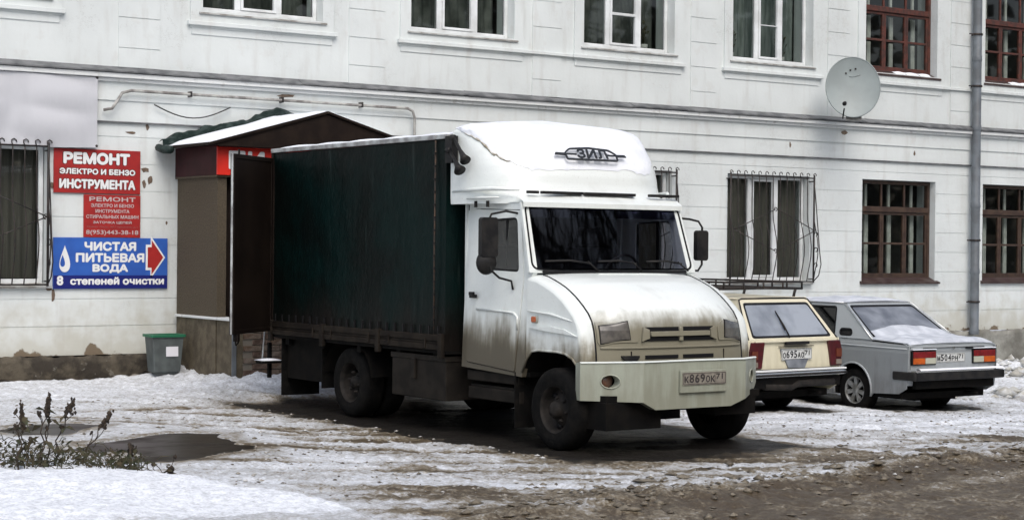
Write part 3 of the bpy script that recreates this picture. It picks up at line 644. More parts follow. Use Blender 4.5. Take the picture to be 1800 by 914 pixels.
def wood_window(c, z0, z1, hw, M, redsash=False, snow=False, trans=None):
    yf = .115; fr = MB(); W0, W1 = c-hw, c+hw; t = .055; zt = trans
    bar(fr, W0, W0+t, z0, z1, yf, yf+.09); bar(fr, W1-t, W1, z0, z1, yf, yf+.09); bar(fr, W0+t, W1-t, z0, z0+t+.02, yf, yf+.09); bar(fr, W0+t, W1-t, z1-t, z1, yf, yf+.09)
    bar(fr, W0+t, W1-t, zt-.045, zt+.045, yf-.02, yf+.088)
    th = (W1-W0-2*t)/3; fo = fr.build('window', M, bld, bevel=.005)
    zm = z0+(zt-z0)*.52
    for i in range(3):
        a = W0+t+i*th; d = a+th
        s_ = MB(); q = .045; zb = z0+t+.02
        bar(s_, a+.002, a+q, zb, zt-.047, yf+.01, yf+.06); bar(s_, d-q, d-.002, zb, zt-.047, yf+.01, yf+.06)
        bar(s_, a+q, d-q, zb+.002, zb+q, yf+.01, yf+.06); bar(s_, a+q, d-q, zt-.047-q, zt-.049, yf+.01, yf+.06); bar(s_, a+q, d-q, zm-.018, zm+.018, yf+.012, yf+.058)
        s_.build('sash', M, fo, bevel=.004)
        if i: s2 = MB(); bar(s2, a-.02, a+.02, zt+.047, z1-t, yf+.02, yf+.06); s2.build('muntin', M, fo, bevel=.003)
        for (pa, pb, za, zb2) in ((a+q, d-q, zb+q, zm-.018), (a+q, d-q, zm+.018, zt-.047-q), (a+.02, d-.02, zt+.047, z1-t)):
            MB().add([(pa,yf+.035,za),(pb,yf+.035,za),(pb,yf+.035,zb2),(pa,yf+.035,zb2)], [(0,1,2,3)]).build('pane', M_glass, fo)
            # white-painted inner casement seen through the outer pane
            iw = MB(); wd = .085 if za < zt else .05; ix = pa+(pb-pa)*.60; bar(iw, ix, ix+wd, za, zb2+.0, .30, .33)
            iw.build('inner_casement', M_innerw, fo)
    MB().add([(W0-.03,-.05,z0-.03),(W1+.10,-.05,z0-.03),(W1+.02,yf,z0+.05),(W0-.03,yf,z0+.05),(W0-.03,-.05,z0-.06),(W1+.10,-.05,z0-.06),(W0-.03,yf,z0-.06),(W1+.02,yf,z0-.06)], [(0,1,2,3),(4,5,1,0),(0,3,6,4),(1,5,7,2)]).build('sill', M_sillbrown, fo, recalc=False)
    room(c, z0, z1, hw, fo, None)
    if snow:
        s_ = MB(); rd = random.Random(int(c*10)); x = W0+.75
        for k in range(3):
            L = rd.uniform(.18,.34); s_.grid(lambda u, v: (x+u*L, -.03+v*.12, z0-.028+v*.07+.035*math.sin(math.pi*u)**.5*math.sin(math.pi*min(1,v*.9+.1))), 8, 4); x += L+.02
        s_.build('sill_snow', M_snow, fo, recalc=False)
    return fo
M_innerw = mat('inner_casement_paint', (.78,.78,.74), .6, col2=(.60,.60,.56), nscale=8)
def grille(par, x0, x1, z0, z1, nb, tops=True, diamond=True, belly=.10):
    b = MB(); y = -.10; r = .008
    for z in (z0+.02, z1-.05): b.tube([(x0, y, z), (x1, y, z)], .012, 6)
    b.tube([(x0, y, z0), (x0, y, z1)], .013, 6); b.tube([(x1, y, z0), (x1, y, z1)], .016, 6)
    for k in range(nb+1):
        x = x0+(x1-x0)*k/nb
        pts = [(x, y-belly*math.sin(math.pi*min(1, max(0, (.62-t)/.62)))**1.4, z0+.02+(z1-z0-.07)*t) for t in [i/12 for i in range(13)]]
        b.tube(pts, r, 5)
        b.tube([(x, y, z1-.05), (x-.012, y, z1-.02), (x-.028+.012, y, z1+.012), (x+.015, y, z1+.028), (x+.040, y, z1+.012), (x+.045, y, z1-.012)], r*.95, 5)
    if diamond:
        cx, cz = (x0+x1)/2, (z0+z1)/2-.03; dw = (x1-x0)/2-.03; dh = .33
        for sx in (-1, 1):
            for sz in (-1, 1): b.tube([(cx+sx*dw, y-.055, cz), (cx+sx*.03, y-.09, cz+sz*dh)], .008, 5)
        for sx, sz in ((0,1),(0,-1),(-1,0),(1,0)): curl(b, cx+sx*(dw-.02), y-.06, cz+sz*dh-.03, .03, 1 if sx <= 0 else -1)
    # side wing with scrolls
    b.tube([(x1, y, z1-.12), (x1, y-.05, z1-.5), (x1, y-.13, z0+.55), (x1, y-.17, z0+.3), (x1, y-.12, z0+.12), (x1, y, z0+.02)], .009, 5)
    for zz in (z0+.75, z0+.5, z0+.25): curl(b, x1, y-.05, zz, .035, 1, .007, 'y')
    for zz in (z1-.1, z0+.06):
        for xx in (x0, x1): b.tube([(xx, y, zz), (xx, .02, zz)], .010, 5)
    return b.build('window_grille', M_iron, par)
ws = []
for i, c in enumerate(WIN_UP):
    if i in (5, 6, 7): wood_window(c, 4.85, 6.84, .865, M_redwood, snow=True, trans=5.93)
    else: pvc_window(c, 4.85, 6.84, .865, style={3:1, 4:2}.get(i, 0), pane_backing={4: (c-.83, c+.83, M_curtw, .40)}.get(i, (c-.83, c+.83, M_panemottle, .46)), mull=(-.30,.30) if i != 4 else (-.22,.30))
for i, c in enumerate(WIN_LO):
    if i < 3:
        wo = pvc_window(c, 1.36, 3.04, .885, pane_backing=(c-.84, c+.84, M_curt, .24))
        grille(wo, c-.90+(.0 if c > 7 else .0), c+.905 if c > 7 else 7.745, 1.33, 3.07, 12)
    else: wood_window(c, 1.36, 3.04, .89, M_brownwood, trans=2.56)
# pots on the upper sills, seen through the glass
for (x, lab) in ((16.06, 'white flower pot behind the left pane of the upper window over the truck cab'), (17.33, 'pale square pot behind the right pane of the window over the cab'), (19.1, 'plant pot behind the left pane of the window left of the dish'), (20.2, 'small pale pot behind the right pane of the upper window left of the dish'), (13.05, 'white pot behind the left pane of the upper window above the cargo box')):
    e_ = empty('flower_pot', lab, 'flower pot', (x, WY+.34, 4.86), group='pots on the upper window sills')
    MB().lathe([(.0,0),(.05,0),(.07,.13),(.06,.13),(.055,.10),(0,.10)], 12, axis='z').build('pot', M_pot, e_)
    b = MB(); rd = random.Random(int(x*100))
    for k in range(16):
        a = rd.random()*6.28; h = rd.uniform(.10,.38); l_ = rd.uniform(.03,.12); q = Vector((l_*math.cos(a), l_*math.sin(a)*.5, .1+h)); t_ = Vector((-math.sin(a), math.cos(a), .2))*.022
        b.add([q-t_, q+Vector((.05*math.cos(a),.02,.03)), q+t_, q-Vector((.03*math.cos(a),.02,.04))], [(0,1,2,3)]); b.tube([(0,0,.1), q], .003, 4)
    b.build('leaves', M_leaf, e_, recalc=False)
MB().box((9.9, .05, .5), (11.1, .08, 2.65)).box((10.02,.02,.55),(10.98,.05,2.58)).build('entrance_door', M_doorpan, bld, bevel=.005)
# ------------------------------------------------------------------ things on the wall
# drainpipe
dp = empty('drainpipe', 'grey round drainpipe running down the white wall between the brown windows', 'drainpipe', (24.42, WY-.14, .42))
b = MB(); z = 0; segs = [.0,1.05,2.2,3.55,4.75,5.9,7.6]
for z0, z1 in zip(segs, segs[1:]):
    MB().lathe([(.083,z0),(.086,z0+.02),(.083,z0+.09),(.078,z0+.10),(.078,z1+.02)], 18, axis='z').build('pipe_length', M_pipe, dp)
for z in (.55, 1.62, 4.30, 5.2): 
    MB().lathe([(.090,z),(.094,z+.005),(.094,z+.03),(.090,z+.035)], 18, axis='z').box((-.20,-.012,z+.008),(-.09,.012,z+.026)).box((-.012,.08,z+.005),(.012,.15,z+.03)).build('bracket', M_iron, dp)
# satellite dish
DC = Vector((20.78, 20.28, 4.46))
dirn = Vector((-.60, -.78, .16)).normalized()
qd = dirn.to_track_quat('Z', 'Y')
de = empty('satellite_dish', 'large pale grey satellite dish fixed to the wall beside the brown upper window', 'satellite dish', DC, rot=qd.to_euler())
b = MB(); k = 5; prof = [(.46*i/14) for i in range(15)]
def dishp(r, q, off=0): return (r*.93*math.cos(q), r*1.06*math.sin(q), .42*r*r-.05+off)
vs = []; fs = []; n = 48
for i in range(15):
    for j in range(n): vs.append(dishp(prof[i], 6.2832*j/n))
for i in range(14):
    for j in range(n): fs.append((i*n+j, i*n+(j+1)%n, (i+1)*n+(j+1)%n, (i+1)*n+j))
b.add(vs, fs, 0, True); b.add([(x, y, z-.012) for x, y, z in vs], [f[::-1] for f in fs], 0, True)
o_ = 14*n; b.tube([dishp(.462, 6.2832*j/n, -.004) for j in range(n)], .010, 6, closed=True)
b.build('reflector', M_dish, de, recalc=False)
b = MB()
for (x, y) in ((-.10,.24),(-.03,.29),(.05,.31)): b.lathe([(0,.012),(.012,.010),(.016,0)], 10, axis='z', c=(x, y, .42*(x*x+y*y)-.047))
b.build('bolts', M_iron, de, kind='stuff')
b = MB(); b.tube([(-.05,.19,-.034),(.0,.185,-.035),(.06,.195,-.03),(.12,.215,-.022)], .006, 6); b.build('emblem_rib', mat('dish_rib', (.21,.24,.24), .5), de)
b = MB(); b.tube([(-.16,-.50,-.02),(-.17,-.40,.22)], .012, 8); b.lathe([(0,.0),(.032,.0),(.036,.03),(.022,.10),(0,.10)], 14, axis='z', c=(-.17,-.33,.24)); b.build('receiver', M_plastic, de)
b = MB(); b.tube([(0,-.1,-.06),(0,-.12,-.35),(.1,-.12,-.6)], .025, 8); b.box((-.10,-.52,-.10),(.14,-.36,-.03)); b.tube([(0,-.1,-.12),(0,-.42,-.08)], .018, 8); b.build('mount', M_wpipe, de)
# looped pipe over the porch
pts = [(8.45,20.93,3.50),(8.55,20.9,3.52),(8.62,20.9,3.62),(8.68,20.9,3.72),(8.80,20.9,3.755)]+[(8.8+(12.85-8.8)*t, 20.9, 3.755-.01*t) for t in (.1,.2,.35,.5,.65,.8,.95)]+[(12.83,20.9,3.745),(12.91,20.9,3.71),(12.94,20.9,3.62),(12.94,20.9,3.2),(12.94,20.9,2.4)]
e_ = empty('wall_pipe', 'whitewashed bent pipe looping over the porch roof on the wall', 'pipe', (10.7, 20.9, 3.7))
MB().tube([(x-10.7,y-20.9,z-3.7) for x,y,z in pts], .019, 10).build('pipe_run', M_wpipe, e_)
b = MB()
for x in (9.6, 10.9, 12.1): b.box((x-10.7-.01,-.03,.02),(x-10.7+.01,.1,.09))
b.build('clips', M_iron, e_, kind='stuff')
tag(MB().tube([(9.12+1.05*t, 20.93, 3.60-.34*math.sin(math.pi*t)*.45+.02*t) for t in [i/12 for i in range(13)]], .009, 6).build('hanging_cable', M_cable), 'dark cable sagging on the wall above the left end of the porch', 'cable')
# blank banner
b = MB()
def ban(u, v):
    x = 6.0+u*2.37; z = 3.03+v*.86+.02*(1-u); s_ = .018*math.sin(7*(u*1.2+v*.8))+.02*math.sin(4*u-6*v)*math.sin(3*v)
    return (x, 20.93-abs(s_)*1.2-.03*math.sin(math.pi*u)*math.sin(math.pi*v), z-.03*math.sin(math.pi*u)*(1-v))
b.grid(ban, 40, 20); b.grid(lambda u, v: tuple(Vector(ban(u, v))+Vector((0,.004,0))), 40, 20)
e_ = empty('blank_banner', 'blank pale grey fabric banner stretched above the barred window', 'banner', (6.0, 20.93, 3.03))
o = b.build('fabric', M_banner, e_, recalc=False); o.location = (-6.0,-20.93,-3.03)
for (x, z) in ((8.36,3.89),(8.36,3.05),(7.2,3.92)): MB().lathe([(0,-.02),(.018,-.018),(.02,0)], 8, axis='y', c=(x-6.0,.0,z-3.03)).build('fixing', M_iron, e_)
RX = (R_(90), 0, 0)
def sign(name, label, x0, x1, z0, z1, base, cat='sign'):
    e_ = empty(name, label, cat, (x0, WY-.028, z0)); W_, H_ = x1-x0, z1-z0
    MB().box((0, 0, 0), (W_, .02, H_)).build('panel', base, e_, bevel=.003); return e_, W_, H_
def line(par, body, xc, zb, w_, h, mt=None, shadow=None, bold=.0, y=-.003, nm='lettering'):
    fs_ = h/.72
    o = text(nm, body, fs_, mt or M_letter, par, (xc, y, zb), RX, bold=bold, align='CENTER', fit=(w_, h), ext=.0015)
    if shadow:
        s2 = text('letter_outline', body, fs_, shadow, par, (xc, y+.0024, zb-.003), RX, bold=bold+.010, align='CENTER', fit=(w_, h), ext=.0003)
    return o
s1, w1, h1 = sign('repair_sign', 'large red sign reading РЕМОНТ with white lettering, topmost of the wall signs', 7.84, 8.96, 2.47, 3.01, M_redban)
line(s1, 'РЕМОНТ', w1*.49, .365, .84, .125, shadow=M_shadowred, bold=.012); line(s1, 'ЭЛЕКТРО И БЕНЗО', w1*.5, .235, .97, .062, shadow=M_shadowred, bold=.005); line(s1, 'ИНСТРУМЕНТА', w1*.5, .06, .97, .105, shadow=M_shadowred, bold=.008)
s2, w2, h2 = sign('small_repair_sign', 'small red sign with pale lettering and a telephone number, below the large red one', 8.225, 8.965, 1.93, 2.455, M_redban)
line(s2, 'РЕМОНТ', w2*.5, .445, .60, .052, M_letterdim, bold=.003)
for k, (tx, ww) in enumerate((('ЭЛЕКТРО И БЕНЗО', .56), ('ИНСТРУМЕНТА', .44), ('СТИРАЛЬНЫХ МАШИН', .68), ('ЗАТОЧКА ЦЕПЕЙ', .50))): line(s2, tx, w2*.5, .372-.069*k, ww, .042, M_letterdim, bold=.0015)
line(s2, 'Новая Ладь. М.Горького, д.1', w2*.5, .115, .66, .026, mat('very_faded_lettering', (.30,.10,.10), .6)); line(s2, '8(953)443-38-18', w2*.5, .022, .68, .066, M_letterdim, bold=.0015)
s3, w3, h3 = sign('drinking_water_sign', 'blue sign with a white water drop and red arrow for clean drinking water', 7.84, 9.335, 1.295, 1.925, M_blue)
MB().box((.004,-.004,.004),(w3-.004,.0,.165)).build('navy_strip', M_navy, s3)
line(s3, 'ЧИСТАЯ', w3*.49, .475, .66, .098, bold=.008); line(s3, 'ПИТЬЕВАЯ', w3*.49, .335, .88, .098, bold=.008); line(s3, 'ВОДА', w3*.49, .20, .45, .098, bold=.008)
line(s3, '8', .085, .05, .07, .105, bold=.007, y=-.006); line(s3, 'степеней очистки', w3*.555, .055, 1.22, .085, bold=.006, y=-.006)
dr = [(.145+.0, .560)]+[(.145+.095*math.sin(a)*(.5+.5*math.sin(a/2)**1.5 if False else 1)*min(1, .25+.75*(a/3.14159)), .30+.10-.16*math.cos(a-math.pi)*-1*.0+.0) for a in ()]
def drop(cx, cz, s): return [(cx+s*.60*math.sin(t)*(math.sin(t/2)**1.6), cz+s*math.cos(t)) for t in [6.2832*i/28 for i in range(28)]]
MB().plate(drop(.145, .37, .165), [drop(.118, .345, .075)], lambda u, v, w_: (u, -.004+w_, v), .003).build('water_drop', M_letter, s3)
def arrow(x, z, k): return [(x, z-.16*k), (x, z+.16*k), (x+.065*k, z+.16*k), (x+.065*k, z+.27*k), (x+.26*k, z), (x+.065*k, z-.27*k), (x+.065*k, z-.16*k)]
MB().plate(arrow(1.20, .39, 1.0), [], lambda u, v, w_: (u, -.004+w_, v), .003).build('arrow_outline', M_letter, s3); MB().plate(arrow(1.225, .39, .8), [], lambda u, v, w_: (u, -.007+w_, v), .003).build('arrow', M_redban, s3)
# litter bin
bn_ = .87
bn = empty('litter_bin', 'grey plastic litter bin with green liner and white notice by the porch', 'bin', (9.09, 20.5, gz(9.09, 20.2)+.02), rz=R_(-4))
bn.scale = (.86,.86,.93)
b = MB()
def frus(b, w0, d0, w1, d1, z0, z1, mi=0, top=False):
    v = [(-w0,-d0,z0),(w0,-d0,z0),(w0,d0,z0),(-w0,d0,z0),(-w1,-d1,z1),(w1,-d1,z1),(w1,d1,z1),(-w1,d1,z1)]
    b.add(v, [(0,3,2,1),(0,1,5,4),(1,2,6,5),(2,3,7,6),(3,0,4,7)]+([(4,5,6,7)] if top else []), mi)
frus(b, .195, .14, .235, .17, .03, .50); b.build('body', M_binbody, bn, bevel=.012, recalc=False)
b = MB(); b.plate(rrect(-.265,-.195,.265,.195,.03), [rrect(-.20,-.13,.20,.13,.03)], lambda u, v, w_: (u, v, .53-w_), .035); b.build('rim', M_bingreen, bn, bevel=.006)
b = MB(); frus(b, .15,.09,.205,.135,.20,.52); b.build('liner', M_bingreen, bn, recalc=False)
MB().box((-.03,-.168,.24),(.15,-.162,.37), rot=(R_(-3.6),0,0)).build('notice', M_paper, bn)
b = MB(); b.box((-.15,-.11,0),(.15,.11,.035)); b.build('foot', M_binbody, bn)
# ------------------------------------------------------------------ entrance porch
PX, PY = 9.46, 19.80                # left face and front plane of the upper part
po = empty('entrance_porch', 'tan porch with gabled snowy roof, maroon fascia and dark opening behind the truck', 'porch', (PX, PY, .2))
def P3(x, y, z): return (x-PX, y-PY, z-.2)
PX2 = 12.3
MB().box(P3(PX, PY, .1), P3(PX+.12, 20.96, 2.78)).build('side_wall', M_tile, po)
MB().box(P3(PX2-.12, PY, .1), P3(PX2, 20.96, 2.78)).build('side_wall', M_tile, po)
MB().box(P3(PX+.13, PY+.22, .5), P3(PX2-.13, PY+.26, 2.7)).build('opening_shade_panel', M_gable, po)  # dark panel put in for the shaded inside of the porch
MB().box(P3(PX, 19.37, 0), P3(PX+.14, PY-.005, .94)).box(P3(PX+.003, PY+.0, 0), P3(PX-.012, 20.93, .94)).build('parapet', M_parapet, po)
MB().box(P3(PX-.04, 19.33, .942), P3(PX+.18, 20.94, .972)).build('parapet_cap', M_white, po, bevel=.005)
MB().box(P3(PX-.004, 19.355, 0), P3(PX+.05, 19.372, .94)).build('corner_trim', M_pipe, po)
# brown brick stair side facing the street: mortar core with the bricks proud of it
MB().box(P3(PX+.14, 19.385, 0), P3(PX2, 19.5, .95)).build('stair_core', M_mortar, po)
bk = None; bz = .17; row = 0; rr = random.Random(5)
M_brick2 = mat('dark_brick', (.075,.045,.032), .9, col2=(.13,.09,.07), nscale=20, bump=.5); M_brick3 = mat('pale_brick', (.19,.15,.12), .9, col2=(.11,.08,.06), nscale=20, bump=.5)
bms = []
for mm in (M_brick, M_brick2, M_brick3):
    o = MB().box((-.118,-.012,-.031),(.118,.012,.031)).build('brick', mm, po, bevel=.004); bms.append(o)
first = {0: True, 1: True, 2: True}
while bz < .93:
    x = PX+.27-(row % 2)*.122
    while x < 11.6:
        if x-.118 >= PX+.052:
            k = rr.choice((0,0,1,1,2)); src = bms[k]
            o = src if first[k] else src.copy()
            if not first[k]: C.objects.link(o)
            first[k] = False; o.parent = po; o.location = P3(x, 19.378+rr.uniform(-.004,.004), bz); o.rotation_euler = (0, rr.uniform(-.01,.01), 0)
        x += .246
    bz += .073; row += 1
# fascia boxes
MB().box(P3(PX-.03, PY-.03, 2.70), P3(PX+.0, 20.97, 3.06)).build('side_fascia', M_maroon, po)
MB().box(P3(PX-.03, PY-.035, 2.675), P3(PX2+.03, PY-.0, 2.698)).box(P3(PX-.03, PY, 2.675), P3(PX+.0, 20.97, 2.698)).build('fascia_trim', M_tile, po)
MB().box(P3(PX-.033, PY-.06, 2.70), P3(PX2+.03, PY-.031, 3.04)).build('sign_board', M_redsign, po)
text('sign_lettering', 'ПИ', .3, M_letter, po, P3(9.585, PY-.064, 2.785), RX, bold=.012, fit=(.46, .20))
# gable roof
AX, AZ, EL, ER, EZ, FY = 10.86, 3.50, 9.24, 12.48, 3.045, 19.58
b = MB(); b.plate([(EL+.12, EZ+.0), (ER-.12, EZ+.0), (ER-.02, EZ+.025), (AX, AZ-.012), (EL+.02, EZ+.025)], [], lambda u, v, w_: P3(u, FY+.03+w_, v), .05); b.build('gable', M_gable, po)
b = MB()
for (x0, x1) in ((EL, AX), (ER, AX)):
    t = .03; b.add([P3(x0, FY, EZ), P3(x1, FY, AZ), P3(x1, 20.97, AZ), P3(x0, 20.97, EZ), P3(x0, FY, EZ+t), P3(x1, FY, AZ+t), P3(x1, 20.97, AZ+t), P3(x0, 20.97, EZ+t)], [(0,1,2,3),(4,5,6,7),(0,4,5,1),(2,6,7,3),(0,3,7,4)])
b.build('roof_sheet', M_gable, po)
def roofsnow(x0, x1):
    def f(u, v):
        x = x0+(x1-x0)*(.015+.975*u); y = FY+.03+v*(20.94-FY); z = EZ+(AZ-EZ)*(.015+.975*u)+.033
        n_ = float(vnoise(np.array([x*3.]), np.array([y*3.]), 4)[0]); ed = min(1, 12*min(u, 1-u+.02, v+.0, 1-v+.1)); return P3(x, y, z+(.012+.035*n_)*ed)
    return f
MB().grid(roofsnow(EL, AX), 30, 24).build('roof_snow', M_snow, po, recalc=False); MB().grid(roofsnow(ER, AX), 30, 24).build('roof_snow', M_snow, po, recalc=False)
# crumpled green roofing felt turned up against the wall
b = MB()
def felt(u, v):
    x = EL-.05+(AX+.25-EL)*u; s_ = (min(x, AX)-EL)/(AX-EL); z = EZ+(AZ-EZ)*s_+.02-(.25*(max(0, x-AX))); q = float(vnoise(np.array([x*7.]), np.array([v*2.]), 8)[0]); hgt = .05+.015*math.sin(x*5.3)+.07*q
    return P3(x, 20.80+.15*v+.02*q-.07*math.sin(math.pi*v)*q, z+.03+hgt*v+.03*q*math.sin(math.pi*v)+.022*(float(vnoise(np.array([x*15.]), np.array([v*3.]), 12)[0])-.5))
b.grid(felt, 90, 8); b.build('roofing_felt', M_green, po, recalc=False)
MB().tube([P3(EL-.04, 20.60, EZ-.02), P3(EL-.05, 20.8, EZ-.01), P3(EL-.05, 20.95, EZ+.02)], .05, 8).build('felt_roll', M_green, po)
MB().box(P3(PX-.2, 19.36, 0), P3(PX2, 19.37, .04)).build('step_edge', M_plinth, po)

# ------------------------------------------------------------------ truck
tk = empty('cargo_truck', 'white bonneted cargo truck with dark green tarpaulin box, grimy and parked in slush', 'truck', (TRUCK[0], TRUCK[1], TZ), rz=R_(-90))
def hw(z): return 1.0-.045*max(0, z-.7)
# box
XB0, XB1, BW, BZ0, BZT = -5.33, -1.67, 1.12, .80, 2.87
def tarpside(s):
    def f(u, v):
        x = XB0+.02+u*(XB1-XB0-.04); z = BZ0+.15+v*(BZT-BZ0-.17)
        rib = abs(((u*6) % 1)-.5)*2; bul = (1-rib**3)*.004*math.sin(math.pi*v)
        n_ = float(fbm(np.array([x*1.5+z*.5]), np.array([z*1.3-x*.4]), 4, 2)[0]); vert = .010*(float(vnoise(np.array([x*7+1.5*math.sin(z*1.4)]), np.array([z*.9]), 15)[0])-.5)
        return (x, s*(BW-.012-.035*(1-n_)*math.sin(math.pi*v)-bul+vert), z)
    return f
b = MB(); b.grid(tarpside(-1), 90, 30); b.grid(tarpside(1), 60, 16)
b.grid(lambda u, v: (XB1+.0-.015*math.sin(math.pi*u)*math.sin(math.pi*v), -BW+u*2*BW, BZ0+v*(BZT-BZ0)), 16, 12)
b.build('tarpaulin', M_tarp, tk, recalc=False)
b = MB(); b.grid(lambda u, v: (XB0+u*(XB1-XB0), -BW+v*2*BW, BZT+.012+.08*math.sin(math.pi*v)+.015*math.sin(u*19)*math.sin(math.pi*v)), 40, 20)
b.build('box_roof', M_tarp, tk, recalc=False)
b = MB(); b.grid(lambda u, v: (XB0+.03+u*(XB1-XB0-.06), -BW+.02+v*(2*BW-.04), BZT+.03+.095*math.sin(math.pi*v)**.7+.012*math.sin(u*31)*math.sin(v*17)), 60, 24)
b.build('roof_snow', M_snow, tk, recalc=False)
b = MB(); b.box((XB0-.01,-BW-.012,BZT-.012),(-1.86,-BW+.03,BZT+.035)); b.box((-1.855,-BW-.010,BZT-.010),(XB1+.01,-BW+.03,BZT+.033)); b.box((XB0-.01,BW-.03,BZT-.012),(XB1+.01,BW+.012,BZT+.035)); b.box((XB1-.02,-BW+.031,BZT-.01),(XB1+.012,BW-.031,BZT+.033)); b.build('roof_edge_strip', M_alu, tk, bevel=.006)
b = MB(); b.tube([(-1.865,-BW-.004,BZ0+.15),(-1.868,-BW-.006,1.8),(-1.865,-BW-.002,BZT-.02)], .009, 6)
b.build('lacing_strap', mat('rusty_lacing', (.07,.04,.025), .8, col2=(.02,.02,.018), nscale=30), tk)
b = MB()
for k in range(22): 
    x = XB0+.12+k*.163; b.box((x-.008,-BW-.012,BZ0+.12),(x+.008,-BW+.004,BZ0+.24))
for k in range(14): z = 1.1+.125*k; b.box((-1.885,-BW-.016,z-.008),(-1.845,-BW-.006,z+.008))
b.build('tie_loops', M_seal, tk, kind='stuff')
for (x0, x1) in ((XB0, -4.10), (-4.09, -2.92), (-2.91, -1.69)):
    e = MB(); e.box((x0,-BW-.018,BZ0+.005),(x1,-BW+.02,BZ0+.062)).box((x0,-BW-.006,BZ0+.063),(x1,-BW+.02,BZ0+.092)).box((x0,-BW-.018,BZ0+.093),(x1,-BW+.02,BZ0+.155)); e.build('side_board', M_board, tk, bevel=.006)
for x in (XB0+.03, -4.095, -2.915, -1.72): MB().box((x-.035,-BW-.035,BZ0-.07),(x+.035,-BW+.01,BZ0+.17)).build('stake', M_board, tk, bevel=.005)
for x in (-4.3,-3.9,-3.1,-2.7,-2.0): MB().box((x-.012,-BW-.03,BZ0+.02),(x+.012,-BW-.015,BZ0+.12)).build('board_latch', M_board, tk, bevel=.005)
MB().box((XB0,BW-.02,BZ0),(XB1,BW+.02,BZ0+.155)).build('side_board', M_board, tk)
MB().box((XB0,-BW+.01,BZ0-.03),(XB1,BW-.01,BZ0)).build('box_floor', M_under, tk)
b = MB(); b.box((XB0-.02,-BW,BZ0),(XB0+.03,-BW+.06,BZT)).box((XB0-.02,BW-.06,BZ0),(XB0+.03,BW,BZT)).box((XB0-.02,-BW+.06,BZT-.06),(XB0+.03,BW-.06,BZT)).build('rear_frame', M_doorpan, tk)
MB().box((XB0-.03,.01,BZ0),(XB0-.02,BW,BZT)).build('closed_cargo_door', M_doorpan, tk)
# open rear door (swung out past the corner)
od = bpy.data.objects.new('open_cargo_door', None)
b = MB(); b.box((0,-.018,.84),(1.04,.018,2.80)); b.box((0,-.025,.84),(.05,.025,2.80)); b.box((.99,-.025,.84),(1.04,.025,2.80)); b.box((.05,-.025,.84),(.99,.025,.89)); b.box((.05,-.025,2.75),(.99,.025,2.80)); b.box((1.042,-.012,.84),(1.050,.012,2.80), 1)
b.tube([(.80,-.035,.80),(.80,-.035,2.86)], .012, 8)
for z in (1.1, 1.85, 2.6): b.box((.76,-.05,z-.02),(.84,-.02,z+.02))
b.box((.88,-.03,.76),(.93,.03,.842), 0); b.tube([(.86,.0,.84),(.86,.0,.74),(.92,.0,.72),(.94,.0,.80)], .010, 6)
o = b.build('open_cargo_door', [M_doorpan, M_alu], tk, bevel=.004); o.location = (XB0-.01,-BW,0); o.rotation_euler = (0,0,R_(-51))
bpy.data.objects.remove(od)
# chassis
b = MB()
for y in (-.40,.40): b.box((-5.15,y-.035,.50),(.45,y+.035,.70))
for x in (-5.1,-4.5,-3.0,-2.0,-.9,.3): b.box((x-.04,-.365,.54),(x+.04,.365,.66))
for x in (-5.0,-4.2,-3.4,-2.6,-1.9): b.box((x-.04,-BW+.04,.70),(x+.04,BW-.04,.768))
b.build('frame', M_under, tk)
b = MB(); b.tube([(-3.65,-.95,.37),(-3.65,.95,.37)], .06, 10); b.lathe([(0,-.17),(.12,-.15),(.17,0),(.12,.15),(0,.17)], 16, c=(-3.65,0,.37)); b.tube([(0,-.85,.36),(0,.85,.36)], .045, 8); b.tube([(-3.4,0,.42),(-1.2,0,.5)], .035, 8)
for y in (-.55,.55):
    b.box((-4.3,y-.035,.48),(-3.0,y+.035,.54)); b.box((-.6,y-.035,.44),(.62,y+.035,.49))
b.box((-1.0,-.3,.35),(.45,.3,.62)); b.build('axles', M_under, tk)
b = MB(); b.box((-2.72,-1.08,.31),(-1.71,-.56,.735)); b.build('toolbox', M_tool, tk, bevel=.01)
MB().box((-2.735,-1.09,.69),(-1.70,-.55,.745)).box((-2.30,-1.115,.50),(-2.24,-1.083,.70)).build('toolbox_lid', M_tool, tk, bevel=.006)
b = MB(); b.lathe([(0,-.35),(.23,-.35),(.25,-.33),(.25,.33),(.23,.35),(0,.35)], 24, axis='x', c=(-2.3,.78,.5)); b.build('fuel_tank', M_under, tk)
for q in (((-5.14,-1.08,.12),(-5.12,-.60,.76)), ((-5.14,.60,.12),(-5.12,1.08,.76)), ((-4.24,-1.06,.26),(-4.225,-.62,.76)), ((-4.24,.62,.26),(-4.225,1.06,.76)), ((-.66,-1.0,.14),(-.645,-.72,.66)), ((-.66,.72,.14),(-.645,1.0,.66))): MB().box(*q).build('mud_flap', M_rubber, tk)
for q in (((-5.1,-1.02,.32),(-4.3,-.50,.76)), ((-5.0,.5,.32),(-4.3,1.02,.76))): MB().box(*q).build('underfloor_locker', M_under, tk)
for s in (-1,1): MB().grid(lambda u, v: (-3.65+.52*math.cos(R_(10+u*160)), s*(.60+.48*v), .37+.46*math.sin(R_(10+u*160))), 14, 2).build('rear_mudguard', M_under, tk, recalc=False)
# rear step and steel rod
MB().box((-5.50,-1.22,.47),(-5.30,-.98,.50)).box((-5.45,-1.10,.30),(-5.41,-1.06,.70)).build('rear_step', M_under, tk); MB().grid(lambda u, v: (-5.51+.22*v, -1.24+.26*u, .502+.022*math.sin(math.pi*u)**.4*math.sin(math.pi*v)**.4+.0), 10, 8).build('step_snow', M_snow, tk, recalc=False)
MB().tube([(-5.44,-1.17,.49),(-5.40,-1.155,.88)], .009, 6).build('rod', M_alu, tk)
